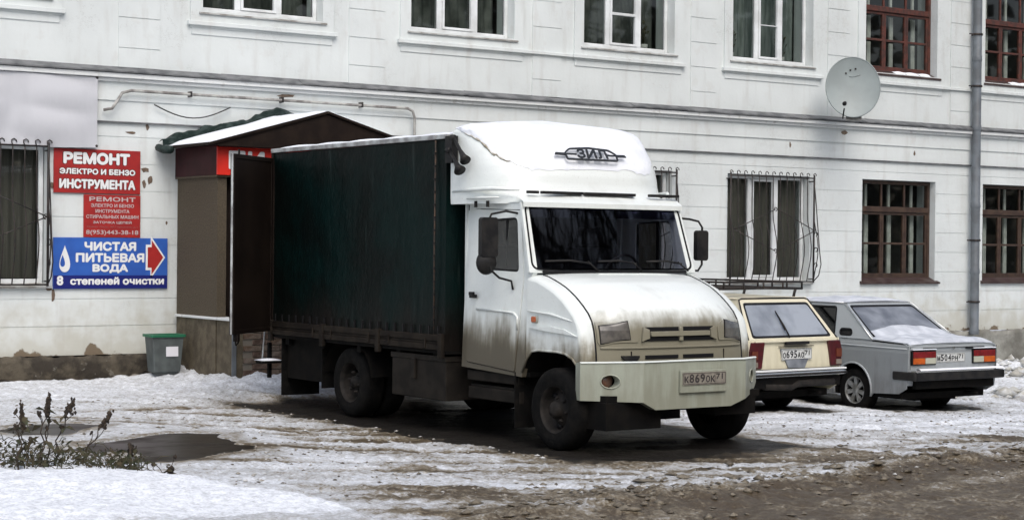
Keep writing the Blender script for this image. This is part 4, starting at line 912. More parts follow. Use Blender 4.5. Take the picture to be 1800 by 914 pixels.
# wheels
def truck_wheel(x, y, s, dual=False):
    R0 = .372; W_ = .225
    def prof(o): return [(.215,-W_/2+o),(.26,-W_/2-.012+o),(.31,-W_/2-.014+o),(.345,-W_/2-.0+o),(.364,-W_/2+.02+o),(R0,-W_/2+.045+o),(R0,W_/2-.045+o),(.364,W_/2-.02+o),(.345,W_/2+o),(.31,W_/2+.014+o),(.26,W_/2+.012+o),(.215,W_/2+o)]
    offs = [0] if not dual else [0, -s*.27]
    wobj = MB()
    for o in offs: wobj.lathe(prof(o), 48, c=(0,0,0))
    # tread lugs
    for o in offs:
        for k in range(44):
            a = 6.2832*k/44
            for q, sg in ((-.032,1),(.032,-1)):
                c0 = Vector((0, o+q, 0)); Rm = Euler((0, a, 0)).to_matrix(); vs = [Rm@Vector((u, o+q+v, R0-.004+w_)) for w_ in (0,.003) for u, v in ((-.017,-.028),(.017,-.028),(.017,.028),(-.017,.028))]
                wobj.add(vs, [(4,5,6,7),(0,1,5,4),(1,2,6,5),(2,3,7,6),(3,0,4,7)])
    wo = wobj.build('wheel', M_rubber, tk, loc=(x, y, R0-.005))
    f = s  # outward
    rp = [(.218,.10),(.225,.112),(.212,.112),(.20,.085),(.188,.03),(.17,.00),(.15,.005),(.135,.035),(.085,.05),(.075,.075),(.07,.11),(.045,.125),(0,.125)]
    if dual: rp = [(.218,.10),(.225,.112),(.212,.112),(.20,.06),(.19,-.03),(.17,-.06),(.12,-.06),(.11,-.02),(.07,-.01),(.06,.07),(0,.08)]
    b = MB(); b.lathe([(r, f*h) for r, h in rp], 32); b.build('rim', M_rim, wo)
    b = MB()
    for k in range(6):
        a = 6.2832*k/6+.3; b.lathe([(0,f*(.030 if not dual else -.05)),(.024,f*(.030 if not dual else -.05)),(.024,f*(-.01))], 10, c=(.163*math.cos(a),0,.163*math.sin(a)))
        b.lathe([(0,f*.068),(.014,f*.068),(.014,f*.03)], 6, c=(.105*math.cos(a+.5),0,.105*math.sin(a+.5)), mi=1)
    b.build('wheel_nuts', [M_seal, M_rim], wo)
truck_wheel(0, -.915, -1); truck_wheel(0, .915, 1); truck_wheel(-3.65, -.93, -1, True); truck_wheel(-3.65, .93, 1, True)
# cab sides with door openings
DOOR = rpoly([(-1.50,.71),(-.655,.655),(-.575,1.52),(-.66,2.165),(-1.465,2.185),(-1.53,1.5)], [.07,.03,.03,.05,.06,.02], 4)
def shrink(P, k):
    cx = sum(p[0] for p in P)/len(P); cz = sum(p[1] for p in P)/len(P); out = []
    for i, p in enumerate(P):
        a = Vector(P[i-1]); c_ = Vector(P[(i+1)%len(P)]); t = (c_-a).normalized(); n_ = Vector((-t.y, t.x)); q = Vector(p)
        out.append(tuple(q+n_*k))
    return out
DIN = shrink(DOOR, .007)
WINO = rpoly([(-1.285,1.60),(-.655,1.585),(-.72,2.095),(-1.255,2.075)], [.07,.05,.06,.04], 4)
WINI = shrink(WINO, .018)
SIDE = [(-1.56,.66),(-.55,.62),(-.50,.8),(-.50,1.50),(-.435,1.585),(-.645,2.235),(-1.56,2.245)]
for s in (-1, 1):
    fn = lambda u, v, w_, s=s: (u, s*(hw(v)-.004-w_), v)
    b = MB(); b.plate(SIDE, [DOOR], fn, .05, back=True); b.build('cab_side', M_cab, tk, bevel=0)
    b = MB(); fnd = lambda u, v, w_, s=s: (u, s*(hw(v)+.004-w_), v); b.plate(DIN, [WINO], fnd, .04)
    do = b.build('cab_door', M_cab, tk, bevel=.007)
    b = MB(); b.plate(WINO, [WINI], lambda u, v, w_, s=s: (u, s*(hw(v)-.002-w_), v), .02); b.box((-.93,s*.905,1.6),(-.905,s*.925,2.09)); b.build('window_seal', M_seal, do)
    b = MB(); b.plate(shrink(WINO, .012), [], lambda u, v, w_, s=s: (u, s*(hw(v)-.022), v), .0, back=False); b.build('door_glass', M_dglass, do, recalc=False)
    b = MB(); b.box((-1.42,s*.995,1.325),(-1.30,s*1.012,1.36)); b.box((-1.395,s*1.005,1.35),(-1.325,s*1.035,1.385)); b.build('door_handle', M_plastic, do, bevel=.006)
    # pressed crease along the door
    b = MB(); b.tube([(-1.32,s*.985,1.22),(-.9,s*.989,1.215),(-.70,s*.989,1.205),(-.645,s*.987,1.17),(-.64,s*.989,1.05)], .012, 6); b.build('door_crease', M_cab, do)
    b = MB(); b.box((-.57,s*.955,.60),(-.55,s*.96,.62))
b = MB()
b.grid(lambda u, v: (-1.56+u*.92, -.94+v*1.88, 2.245+.03*math.sin(math.pi*v)-.01*u), 8, 12); b.build('cab_roof', M_cab, tk, recalc=False)
MB().box((-1.58,-.955,.66),(-1.56,.955,2.24)).build('cab_rear_wall', M_cab, tk)
MB().box((-1.55,-.94,.62),(-.5,.94,.66)).build('cab_floor', M_under, tk)
# windscreen
def wsf(u, v, w_):   # u across, v 0..1 up the screen
    x = -.435-.21*v+.045*(1-(u/.96)**2); return (x-w_*.95, u*(1.035-.045*v), 1.585+v*.655-w_*.3)
def r01(x0, v0, x1, v1, r): 
    P = rrect(x0, v0*.68, x1, v1*.68, r, 5, .08); return [(a, b_/.68) for a, b_ in P]
OUT = r01(-.965, 0, .965, 1, .01); INN = r01(-.938, .035, .938, .975, .07); IN2 = r01(-.922, .058, .922, .952, .06)
b = MB(); b.plate(OUT, [INN], wsf, .03); b.build('windscreen_frame', M_cab, tk)
b = MB(); b.plate(INN, [IN2], lambda u, v, w_: wsf(u, v, w_-.004), .02); b.build('windscreen_seal', M_seal, tk)
b = MB(); b.grid(lambda u, v: wsf(-.932+1.864*u, .045+.92*v, .008), 20, 8); b.build('windscreen', M_wglass, tk, recalc=False)
b = MB(); b.grid(lambda u, v: wsf(-.925+1.85*u, .79+.155*v, .014), 20, 1); b.build('sun_band', M_wtint, tk, recalc=False)
# interior
b = MB(); b.box((-1.557,-.93,.67),(-1.545,.93,2.22)); b.build('rear_lining', M_seat, tk); MB().box((-1.54,-.90,2.19),(-.72,.90,2.205)).build('roof_lining', M_seat, tk)
b = MB(); b.box((-.80,-.92,1.25),(-.50,.92,1.56)); b.build('dashboard', M_seat, tk, bevel=.03)
for y in (-.45,.45):
    so = MB().box((-1.45,y-.28,1.05),(-1.0,y+.28,1.20)).box((-1.50,y-.28,1.20),(-1.36,y+.28,1.82)).box((-1.48,y-.14,1.84),(-1.38,y+.14,2.02)).build('seat', M_seat, tk, bevel=.03)
b = MB(); b.tube([(-.93+.08*math.sin(a), .45+.21*math.cos(a), 1.55+.20*math.sin(a)) for a in [6.2832*i/24 for i in range(24)]], .014, 6, closed=True); b.tube([(-.93,.45,1.55),(-.75,.45,1.4)], .025, 8); b.tube([(-.93,.24,1.55),(-.93,.66,1.55)], .012, 6); b.build('steering_wheel', M_plastic, tk)
# wipers, cowl
for (y0, y1) in ((-.25,-.80),(.28,-.22),(.85,.35)):
    b = MB(); b.tube([(-.37,y0,1.60),(-.385,y0-.07,1.655),(-.43+.02,y0-.10,1.69)], .008, 5); b.tube([wsf(y0-.06,.12,-.02), wsf((y0+y1)/2,.16,-.022), wsf(y1,.15,-.018)], .010, 5); b.build('wiper', M_plastic, tk)
# bonnet and nose : centre profile A, edge profile B
PA = [(-.43,1.585),(-.30,1.572),(-.10,1.55),(.08,1.505),(.25,1.425),(.38,1.335),(.458,1.262),(.497,1.185),(.512,1.09),(.52,.98),(.525,.88),(.53,.76)]
PB = [(-.47,1.565),(-.34,1.55),(-.18,1.50),(-.05,1.45),(.08,1.378),(.19,1.30),(.275,1.228),(.325,1.16),(.355,1.08),(.375,.98),(.39,.88),(.40,.76)]
EW = .855
def lerp(P, t):
    t = t*(len(P)-1); i = min(int(t), len(P)-2); f_ = t-i; return (P[i][0]+(P[i+1][0]-P[i][0])*f_, P[i][1]+(P[i+1][1]-P[i][1])*f_)
def nose(y, t, off=0.):
    a = lerp(PA, t); c_ = lerp(PB, t); k = min(1, abs(y)/EW); k = .25*k**2+.75*k**4; x = a[0]+(c_[0]-a[0])*k; z = a[1]+(c_[1]-a[1])*k
    if off:
        e1 = lerp(PA, min(1, t+.01)); e0 = lerp(PA, max(0, t-.01)); tx, tz = e1[0]-e0[0], e1[1]-e0[1]; L = math.hypot(tx, tz); x += -tz/L*off; z += tx/L*off
    return (x, y, z)
TB = .62   # bonnet ends, nose panel begins
b = MB(); b.grid(lambda u, v: nose(-EW+2*EW*u, v*TB), 40, 30); b.build('bonnet', M_nose, tk, recalc=False)
b = MB(); b.grid(lambda u, v: nose(-EW+2*EW*u, TB+v*(1-TB)), 60, 24)
b.build('front_panel', M_nose, tk, recalc=False)
# bonnet gap lines
b = MB()
b.tube([nose(-EW-.004, t/24*1.0, .000) for t in range(1, 25)], .0085, 5); b.tube([nose(EW+.004, t/24, .0) for t in range(1, 25)], .0085, 5)
b.tube([(-.42+.035*(1-(y/.9)**2), y, 1.592) for y in [(-.86+1.72*i/16) for i in range(17)]], .014, 5); b.build('bonnet_gap', M_seal, tk)
b = MB(); b.tube([nose(y, .10, .004) for y in [(-.32+.9*i/12) for i in range(13)]], .007, 5); b.build('bonnet_crease', M_nose, tk)
b = MB(); b.add([nose(-.02,.015,.012), nose(.26,.015,.012), nose(.20,.07,.016), nose(.06,.07,.016), nose(-.02,.015,-.02), nose(.26,.015,-.02), nose(.20,.07,-.02), nose(.06,.07,-.02)], [(0,1,2,3),(0,3,7,4),(1,5,6,2),(3,2,6,7)]); b.build('bonnet_vent', M_plastic, tk)
def face(y, z, off=0.):
    """point on the nose at lateral y, height z, pushed out by off"""
    lo, hi = TB*.9, 1.0
    for _ in range(30):
        mid = (lo+hi)/2
        if nose(y, mid)[2] > z: lo = mid
        else: hi = mid
    q = nose(y, lo); dx = 1; k = abs(y)/EW; ny = (.25*2*k+.75*4*k**3)/EW*(.14)*(1 if y > 0 else -1); L = math.hypot(1, ny)
    return (q[0]+off/L, q[1]+off*ny/L, q[2])
def onface(b, outline, holes, off, th, mi=0, dens=.05): b.plate(densify(outline, dens), [densify(h, dens) for h in holes], lambda u, v, w_: face(u, v, off-w_), th, mi)
def facepatch(b, poly, off, th, mi=0, nz=5, nu=18):
    """convex patch that follows the curved nose"""
    zs_ = [p[1] for p in poly]; z0, z1 = min(zs_)+1e-5, max(zs_)-1e-5; rows = []
    for j in range(nz+1):
        z = z0+(z1-z0)*j/nz; xs_ = []
        for (xa, za), (xb, zb_) in zip(poly, poly[1:]+poly[:1]):
            if (za-z)*(zb_-z) <= 0 and za != zb_: xs_.append(xa+(xb-xa)*(z-za)/(zb_-za))
        rows.append((z, min(xs_), max(xs_)))
    F = [[face(a+(c_-a)*i/nu, z, off) for i in range(nu+1)] for z, a, c_ in rows]; K = [[(x-th, y, z) for x, y, z in r] for r in F]
    vs = [p for r in F for p in r]+[p for r in K for p in r]; N = nu+1; T = N*(nz+1)
    fs = [(j*N+i, j*N+i+1, (j+1)*N+i+1, (j+1)*N+i) for j in range(nz) for i in range(nu)]
    fs += [(i, i+T, i+1+T, i+1) for i in range(nu)]+[(nz*N+i, nz*N+i+1, nz*N+i+1+T, nz*N+i+T) for i in range(nu)]
    fs += [(j*N, (j+1)*N, (j+1)*N+T, j*N+T) for j in range(nz)]+[(j*N+nu, j*N+nu+T, (j+1)*N+nu+T, (j+1)*N+nu) for j in range(nz)]
    b.add(vs, fs, mi)
for s in (-1, 1):
    hl = lambda pts: [(s*x, z) for x, z in (pts if s > 0 else pts)][::(1 if s > 0 else -1)]
    outer = rpoly([(.475,.965),(.838,.95),(.838,1.178),(.59,1.19),(.465,1.12)], [.04,.02,.02,.05,.04], 3)
    b = MB(); facepatch(b, hl(outer), .010, .03, nz=8); ho = b.build('headlight_surround', M_nose, tk, bevel=.004)
    b = MB(); facepatch(b, hl([(.545,.968),(.818,.962),(.818,1.168),(.565,1.172)]), .016, .01); b.build('headlight_bezel', M_seal, ho)
    b = MB(); facepatch(b, hl([(.552,.976),(.811,.970),(.811,1.160),(.572,1.163)]), .021, .01); b.build('headlight_glass', M_head, ho)
b = MB(); facepatch(b, rrect(-.42,.988,.42,1.112,.02), .010, .02); gr = b.build('grille', M_seal, tk)
b = MB(); facepatch(b, rrect(-.345,1.030,.345,1.074,.006), .032, .025); b.build('grille_bar', M_nose, gr, bevel=.004)
for q in ([(-.02,.988),(.02,.988),(.02,1.031),(-.02,1.031)], [(-.02,1.073),(.02,1.073),(.02,1.112),(-.02,1.112)], [(-.44,.988),(-.36,.995),(-.36,1.105),(-.42,1.115)], [(.36,.995),(.44,.988),(.42,1.115),(.36,1.105)]):
    b = MB(); facepatch(b, q, .026, .02, nu=4); b.build('grille_post', M_nose, gr, bevel=.003)
b = MB(); facepatch(b, [(-.82,.922),(.82,.922),(.82,.940),(-.82,.940)], .014, .02, nz=2, nu=40); b.build('panel_crease', M_nose, tk, bevel=.006)
for q in ([(-.40,.83),(-.03,.83),(-.03,.862),(-.40,.862)], [(.03,.83),(.40,.83),(.40,.862),(.03,.862)]):
    b = MB(); facepatch(b, q, .008, .02); b.build('lower_slot', M_seal, tk)
b = MB(); facepatch(b, [(-.64,.845),(-.60,.815),(-.50,.815),(-.47,.845),(-.47,.862),(-.64,.862)], .022, .03); b.build('towing_cover', M_plastic, tk)
# front wings with the wheel arch
B2 = [lerp(PB, t/30) for t in range(31)]
ARC = [(.50*math.cos(R_(a)), .37+.50*math.sin(R_(a))) for a in range(52, 131, 6)]
ARC = [(.345,.70),(.31,.755),(.22,.83),(.12,.868),(0,.880),(-.30,.880),(-.40,.865),(-.48,.79),(-.55,.66)]
for s in (-1, 1):
    sh = lambda P, k: P
    inset = []
    for i, p in enumerate(B2):
        a = Vector(B2[max(0, i-1)]); c_ = Vector(B2[min(30, i+1)]); t = (c_-a).normalized(); inset.append((p[0]-(-t.y)*.055*1.0*1, p[1]-t.x*.055))
    inset = [(p[0]-.0, p[1]) for p in inset]
    inset[0] = (-.49, B2[0][1]-.05)
    panel = inset+ARC[:]+[(-.555,.66),(-.493,.80)]
    panel = [p for i, p in enumerate(panel) if i == 0 or math.dist(p, panel[i-1]) > .004]
    b = MB(); b.plate(panel[::-1], [], lambda u, v, w_, s=s: (u, s*(.985+.015*math.sin(max(0, min(1, (v-.7)/.8))*math.pi)-w_), v), .03)
    vs = []; n_ = len(inset)
    for i in range(n_):
        A_ = B2[i]; I_ = inset[i]; yi = .985+.015*math.sin(max(0, min(1, (I_[1]-.7)/.8))*math.pi)
        for t in range(6):
            q = t/5; yy = EW+(yi-EW)*math.sin(q*math.pi/2); cc = 1-math.cos(q*math.pi/2); vs.append((A_[0]+(I_[0]-A_[0])*cc, s*yy, A_[1]+(I_[1]-A_[1])*cc))
    b.add(vs, [(i*6+t, i*6+t+1, (i+1)*6+t+1, (i+1)*6+t) for i in range(n_-1) for t in range(5)], 0, True)
    wing = b.build('front_wing', M_wing, tk)
    b = MB(); b.tube([(x, s*.992, z) for x, z in ARC], .012, 6); b.build('arch_lip', M_wing, wing)
    b = MB()
    arc2 = [(x, z) for x, z in ARC]; vs = []
    for x, z in arc2: vs += [(x, s*.98, z), (x*.98, s*.55, z-.01)]
    b.add(vs, [(2*i, 2*i+1, 2*i+3, 2*i+2) for i in range(len(arc2)-1)], 0, True); b.box((-.6,s*.54,.5),(.5,s*.55,.9)); b.build('arch_liner', M_under, wing, recalc=False)
    b = MB(); b.tube([(-.46,s*1.0,1.235),(-.1,s*1.003,1.215),(.2,s*.996,1.165),(.28,s*.985,1.145)], [.008,.013,.010,.003], 6)
    pts = [(-.44,1.085),(-.1,1.105),(.12,1.085),(.31,1.03),(.1,1.045),(-.2,1.06)]
    b.plate(pts, [], lambda u, v, w_, s=s: (u, s*(1.014-w_), v), .02); b.build('wing_crease', M_wing, wing, bevel=.006)
    b = MB(); b.plate(rrect(-.375,1.135,-.315,1.185,.012), [], lambda u, v, w_, s=s: (u, s*(1.022-w_), v), .03); b.build('side_indicator', M_orange, wing, bevel=.004)
    b = MB(); b.plate(rrect(-.385,1.126,-.305,1.194,.015), [], lambda u, v, w_, s=s: (u, s*(1.012-w_), v), .02); b.build('indicator_base', M_nose, wing)
    # step panel below the door
    st_ = MB().box((-1.50,s*.90,.36),(-.64,s*.955,.475)).box((-1.50,s*.90,.535),(-.64,s*.97,.63)).box((-1.49,s*.70,.47),(-.65,s*.93,.50)).build('cab_step', M_tool, tk, bevel=.01)
    b = MB()
# mirrors
for s in (-1, 1):
    b = MB()
    if s < 0: b.tube([(-.72,-.93,2.13),(-.75,-1.05,2.15),(-.80,-1.18,2.12),(-.82,-1.22,2.02),(-.82,-1.22,1.72),(-.80,-1.18,1.60),(-.78,-1.10,1.53),(-.74,-.99,1.50),(-.72,-.985,1.42)], .011, 8)
    else: b.tube([(-.64,.90,2.12),(-.63,1.08,2.11),(-.62,1.19,2.09),(-.62,1.24,2.03),(-.62,1.24,1.66),(-.62,1.19,1.60),(-.60,1.05,1.60),(-.55,.95,1.60)], .011, 8)
    mo = b.build('mirror_arm', M_plastic, tk)
    y = s*1.22
    if s < 0:
        b = MB(); b.plate(rrect(-1.285,1.72,-1.10,2.09,.03), [], lambda u, v, w_: (-.86+w_, u, v), .06); b.build('mirror_head', M_plastic, mo, bevel=.015)
        b = MB(); b.lathe([(0,0),(.10,0),(.115,.02),(.09,.06),(0,.075)], 24, axis='x', c=(-.87,-1.20,1.67)); b.build('round_mirror', M_plastic, mo)
    else:
        b = MB(); b.plate(rrect(1.155,1.70,1.30,2.0,.03), [], lambda u, v, w_: (-.65+w_, u, v), .06); b.build('mirror_head', M_plastic, mo, bevel=.015)
# bumper
def bplan(y):
    a = abs(y)
    return interp([(0,.755),(.60,.74),(1.04,.40)], a)
BP = [(-1.04,.47,.80),(-.82,.475,.80),(-.60,.485,.81),(-.48,.40,.81),(-.2,.395,.812),(.30,.395,.812),(.60,.45,.81),(.85,.49,.80),(1.04,.53,.80)]
def bumf(u, v, w_): return (bplan(u)-w_, u*(1-w_*.25), v)
def bplan(y): return .74 if abs(y) <= .60 else .74-.34*(abs(y)-.60)/.44
FOG = [(-.83+.066*math.cos(a), .645+.058*math.sin(a)) for a in [6.2832*i/24 for i in range(24)]]; FOG2 = [(-x, z) for x, z in FOG][::-1]
b = MB(); b.plate([(-1.04,.475),(-.60,.465),(-.60,.812),(-1.04,.80)], [FOG], bumf, .10); b.plate([(.60,.455),(.86,.485),(.98,.53),(1.04,.57),(1.04,.795),(.60,.812)], [FOG2], bumf, .10)
b.plate([(-.60,.465),(-.46,.395),(.42,.395),(.60,.455),(.60,.812),(-.60,.812)], [], bumf, .10)
bo = b.build('bumper', M_bumper, tk)
M_fog = mat('fog_lamp_glass', (.13,.06,.035), .3, col2=(.08,.05,.04), nscale=10)
for s in (-1, 1):
    b = MB(); b.tube([(bplan(u)+.002, u*1.0, v) for u, v in [(s*.83+.068*math.cos(a), .645+.060*math.sin(a)) for a in [6.2832*i/24 for i in range(24)]]], .007, 6, closed=True); b.build('fog_lamp_rim', M_bumper, bo)
    b = MB(); b.lathe([(0,.012),(.04,.006),(.062,-.01),(.062,-.04)], 20, axis='x', c=(bplan(.83)-.055,s*.815,.645)); b.build('fog_lamp', M_fog, bo)
b = MB(); b.grid(lambda u, v: (bplan(-1.04+2.08*u)+.012-.06*v, -1.04+2.08*u, interp([(-1.04,.80),(-.6,.812),(0,.815),(.6,.812),(1.04,.795)], -1.04+2.08*u)+.004+.012*math.sin(math.pi*v)), 60, 3); b.build('bumper_lip', mat('pale_bumper_edge', (.68,.72,.68), .5), bo, recalc=False)
b = MB(); b.box((.25,-.92,.22),(.62,-.30,.46)); b.box((.2,-.9,.46),(.6,.9,.52)); b.box((.3,.35,.30),(.6,.85,.46)); b.build('bumper_bracket', M_under, tk)
def plate_on(parent, x, y, z, rot, w_, h, body, region, mt, txt=M_platetxt, tilt=0, fsz=None):
    e = MB().plate(rrect(-w_/2,-h/2,w_/2,h/2,.008,2), [], lambda u, v, q: (u, -q, v), .006).build('number_plate', mt, parent); e.location = (x, y, z); e.rotation_euler = rot
    MB().plate(rrect(-w_/2+.006,-h/2+.006,w_/2-.006,h/2-.006,.006,2), [rrect(-w_/2+.010,-h/2+.010,w_/2-.010,h/2-.010,.005,2)], lambda u, v, q: (u, -.007-q, v), .001).box((w_*.235,-.008,-h/2+.010),(w_*.242,-.007,h/2-.010)).build('plate_border', txt, e)
    xx = -w_*.46
    for ch, big, adv in body:
        hh = h*(.66 if big else .50); o = text('plate_character', ch, hh/.7, txt, e, (xx, -.0075, -h*.31), RX, bold=.0028, fit=(w_*adv*.74, hh), ext=.0008); xx += w_*adv
    text('region_code', region, .05, txt, e, (w_*.265, -.0075, -h*.10), RX, bold=.0018, fit=(w_*.15, h*.44), ext=.0008)
    return e
def chars(s, pat): return [(c_, p_ == '1', .125 if p_ == '1' else .115) for c_, p_ in zip(s, pat)]
MB().box((.745,-.20,.535),(.768,.345,.735)).build('plate_holder', M_bumper, bo, bevel=.004)
pe = plate_on(bo, .770, .075, .66, (0,0,R_(90)), .51, .112, chars('К869ОК','011100'), '71', M_plated, txt=mat('worn_plate_print', (.035,.03,.03), .6))
# visor and roof lamps
b = MB(); b.grid(lambda u, v: (-.60+.02*math.sin(math.pi*u)-.16*v, -.96+1.92*u, 2.235+.075*math.sin(v*1.5)), 24, 5); b.grid(lambda u, v: (-.60+.02*math.sin(math.pi*u), -.96+1.92*u, 2.19+.045*v), 24, 1); b.build('visor', M_cab, tk, recalc=False)
for (y0, y1) in ((-.86,-.74),(-.70,-.22),(-.20,.42),(.60,.80),(.82,.97)): MB().box((-.70,y0,2.318),(-.655,y1,2.345)).build('clearance_lamp_strip', M_plastic, tk, bevel=.004)
# wind deflector
ZT = [(2.225,-.64,1.085),(2.29,-.66,1.09),(2.34,-.72,1.09),(2.42,-.755,1.09),(2.50,-.775,1.09),(2.58,-.81,1.09),(2.66,-.86,1.09),(2.74,-.92,1.085),(2.82,-1.00,1.08),(2.89,-1.08,1.075),(2.945,-1.15,1.065),(2.985,-1.23,1.03),(3.015,-1.34,.95),(3.035,-1.50,.72)]
XR = -1.64
def defl(t, k, off=0.):
    z, F, w_ = lerp3(ZT, k); a = (t-.5)*math.pi; ex = .58 if z < 2.6 else .58+.12*(z-2.6)/.4
    cx_ = abs(math.cos(a))**ex; sy = abs(math.sin(a))**ex*(1 if a > 0 else -1)
    x = XR+(F-XR+off*.7)*cx_; y = (w_+off*.5)*sy; zt_ = z+off*.8*(k)
    drop_ = 0
    zz = zt_
    if z > 2.6: zz = zt_-(z-2.6)*.06*(abs(sy))**3
    return (x, y, zz)
def lerp3(T, t):
    t = t*(len(T)-1); i = min(int(t), len(T)-2); f_ = t-i; return tuple(T[i][j]+(T[i+1][j]-T[i][j])*f_ for j in range(3))
b = MB(); b.grid(lambda u, v: defl(u, v), 72, 52)
tp = [defl(i/72, 1) for i in range(73)]; b.add(tp+[(XR,0,3.05)], [(i, i+1, 73) for i in range(72)], 0, True)
pr = [defl(0, j/52) for j in range(53)]+[defl(1, j/52) for j in range(52, -1, -1)]; b.add(pr, [tuple(range(len(pr)))])
dfl = b.build('wind_deflector', M_cab, tk, recalc=False)
for s in (-1, 1):
    b = MB(); b.tube([(-1.60,s*1.09,2.345),(-1.2,s*1.10,2.36),(-.95,s*1.06,2.365),(-.75,s*.9,2.35)], [.01,.018,.022,.01], 8)
    b.tube([(-1.35,s*1.092,2.275),(-1.1,s*1.09,2.28),(-.90,s*1.03,2.28)], [.006,.016,.006], 8)
    for x in (-1.22,-1.02): MB().box((x-.02,s*1.06-.02,2.19),(x+.015,s*1.085+.02,2.25)).build('deflector_bracket', M_rim, dfl)
    b.build('deflector_rib', M_cab, dfl)
# snow lying on the deflector
def snowk(t):   # lower edge of the snow along the shell
    q = abs(t-.5)*2; return interp([(0,.36),(.35,.37),(.55,.46),(.72,.62),(.85,.76),(1.0,.83)], q)
def dsn(u, v):
    k0 = snowk(u)+.05*(float(vnoise(np.array([u*26.]), np.array([.3]), 31)[0])-.5)+.03*(float(vnoise(np.array([u*80.]), np.array([.3]), 32)[0])-.5); k = k0+(1-k0)*v; e_ = min(1, v*3.5)*min(1, (u)*14+.2)*min(1, (1-u)*14+.2)
    n_ = float(vnoise(np.array([u*22]), np.array([v*5]), 6)[0]); q = Vector(defl(u, k, .002)); c_ = Vector((-1.5, 0, 2.5)); return tuple(q+(q-c_).normalized()*(.003+(.012+.016*n_)*e_))
b = MB(); b.grid(dsn, 110, 36); tp = [dsn(i/110, 1) for i in range(111)]; b.add(tp+[(XR,0,3.085)], [(i, i+1, 111) for i in range(110)], 0, True); b.build('deflector_snow', M_snow, dfl, recalc=False)
MB().tube([dsn(.07+.20*i/24, .01) for i in range(25)], [.004+.012*math.sin(math.pi*i/24)*(.6+.4*math.sin(i*1.7)) for i in range(25)], 6).build('melt_edge', mat('brown_melt_edge', (.22,.19,.13), .7, col2=(.45,.43,.38), nscale=14), dfl)
# emblem on the deflector: outlined wide badge with the maker's letters
def dpt(y, z, off):
    lo, hi = .0, 1.0
    for _ in range(28):
        mid = (lo+hi)/2
        tt = .5+math.asin(max(-1, min(1, (abs(y)/lerp3(ZT, mid)[2])**(1/.62)))) / math.pi*(1 if y > 0 else -1)
        if defl(tt, mid)[2] < z: lo = mid
        else: hi = mid
    tt = .5+math.asin(min(1, (abs(y)/lerp3(ZT, lo)[2])**(1/.62)))/math.pi*(1 if y > 0 else -1)
    q = Vector(defl(tt, lo)); n_ = Vector((.80,0,.6)); return tuple(q+n_*off)
EMZ = 2.68
def em(b, outline, holes, off=.062, th=.012): b.plate(densify(outline, .03), [densify(h, .03) for h in holes], lambda u, v, w_: dpt(u, EMZ+v, off-w_), th)
M_emb = mat('black_badge', (.012,.014,.016), .4); eb = MB()
O_ = rpoly([(-.29,-.058),(.29,-.058),(.31,.015),(.24,.058),(0,.074),(-.24,.058),(-.31,.015)], .02, 2); I_ = shrink(O_, .014)
if abs(sum((I_[i][0]*I_[(i+1)%len(I_)][1]-I_[(i+1)%len(I_)][0]*I_[i][1]) for i in range(len(I_)))) > abs(sum((O_[i][0]*O_[(i+1)%len(O_)][1]-O_[(i+1)%len(O_)][0]*O_[i][1]) for i in range(len(O_)))): I_ = shrink(O_, -.014)
em(eb, O_, [I_]); em(eb, [(-.42,-.012),(-.30,-.014),(-.30,.008),(-.41,.010)], []); em(eb, [(.30,-.014),(.42,-.012),(.41,.010),(.30,.008)], []); em(eb, [(-.30,-.006),(-.17,-.006),(-.17,.006),(-.30,.006)], []); em(eb, [(.17,-.006),(.30,-.006),(.30,.006),(.17,.006)], [])
eb.build('badge_outline', M_emb, dfl)
lm = text('badge_letters', 'ЗИЛ', .1, M_emb, dfl, (0,0,0), (0,0,0), bold=.006, fit=(.34,.085), align='CENTER', ext=.001)
n_ = len(lm.data.vertices); co_ = np.zeros(n_*3, np.float32); lm.data.vertices.foreach_get('co', co_); co_ = co_.reshape(-1,3)
for i in range(n_): co_[i] = dpt(float(co_[i][0])+.12*float(co_[i][1]), EMZ-.040+float(co_[i][1]), .066+float(co_[i][2]))
lm.data.vertices.foreach_set('co', co_.ravel()); lm.data.update()
# air horns
hn = MB()
for (y, x0, z0, L, r) in ((-1.15,-1.50,2.86,.34,.055),(-1.17,-1.54,2.74,.30,.06)):
    a = Vector((.72,-.08,-.66)).normalized(); p0 = Vector((x0,y,z0)); hn.tube([p0, p0+a*L*.55, p0+a*L*.8, p0+a*L], [.014,.018,.03,r], 14); hn.lathe([(0,0),(.03,.0),(.03,.05),(0,.05)], 12, axis='x', c=(x0-.04,y,z0))
hn.box((-1.62,-1.17,2.62),(-1.50,-1.10,2.88)); hn.build('air_horns', M_chrome2 if 'M_chrome2' in globals() else M_plastic, tk)

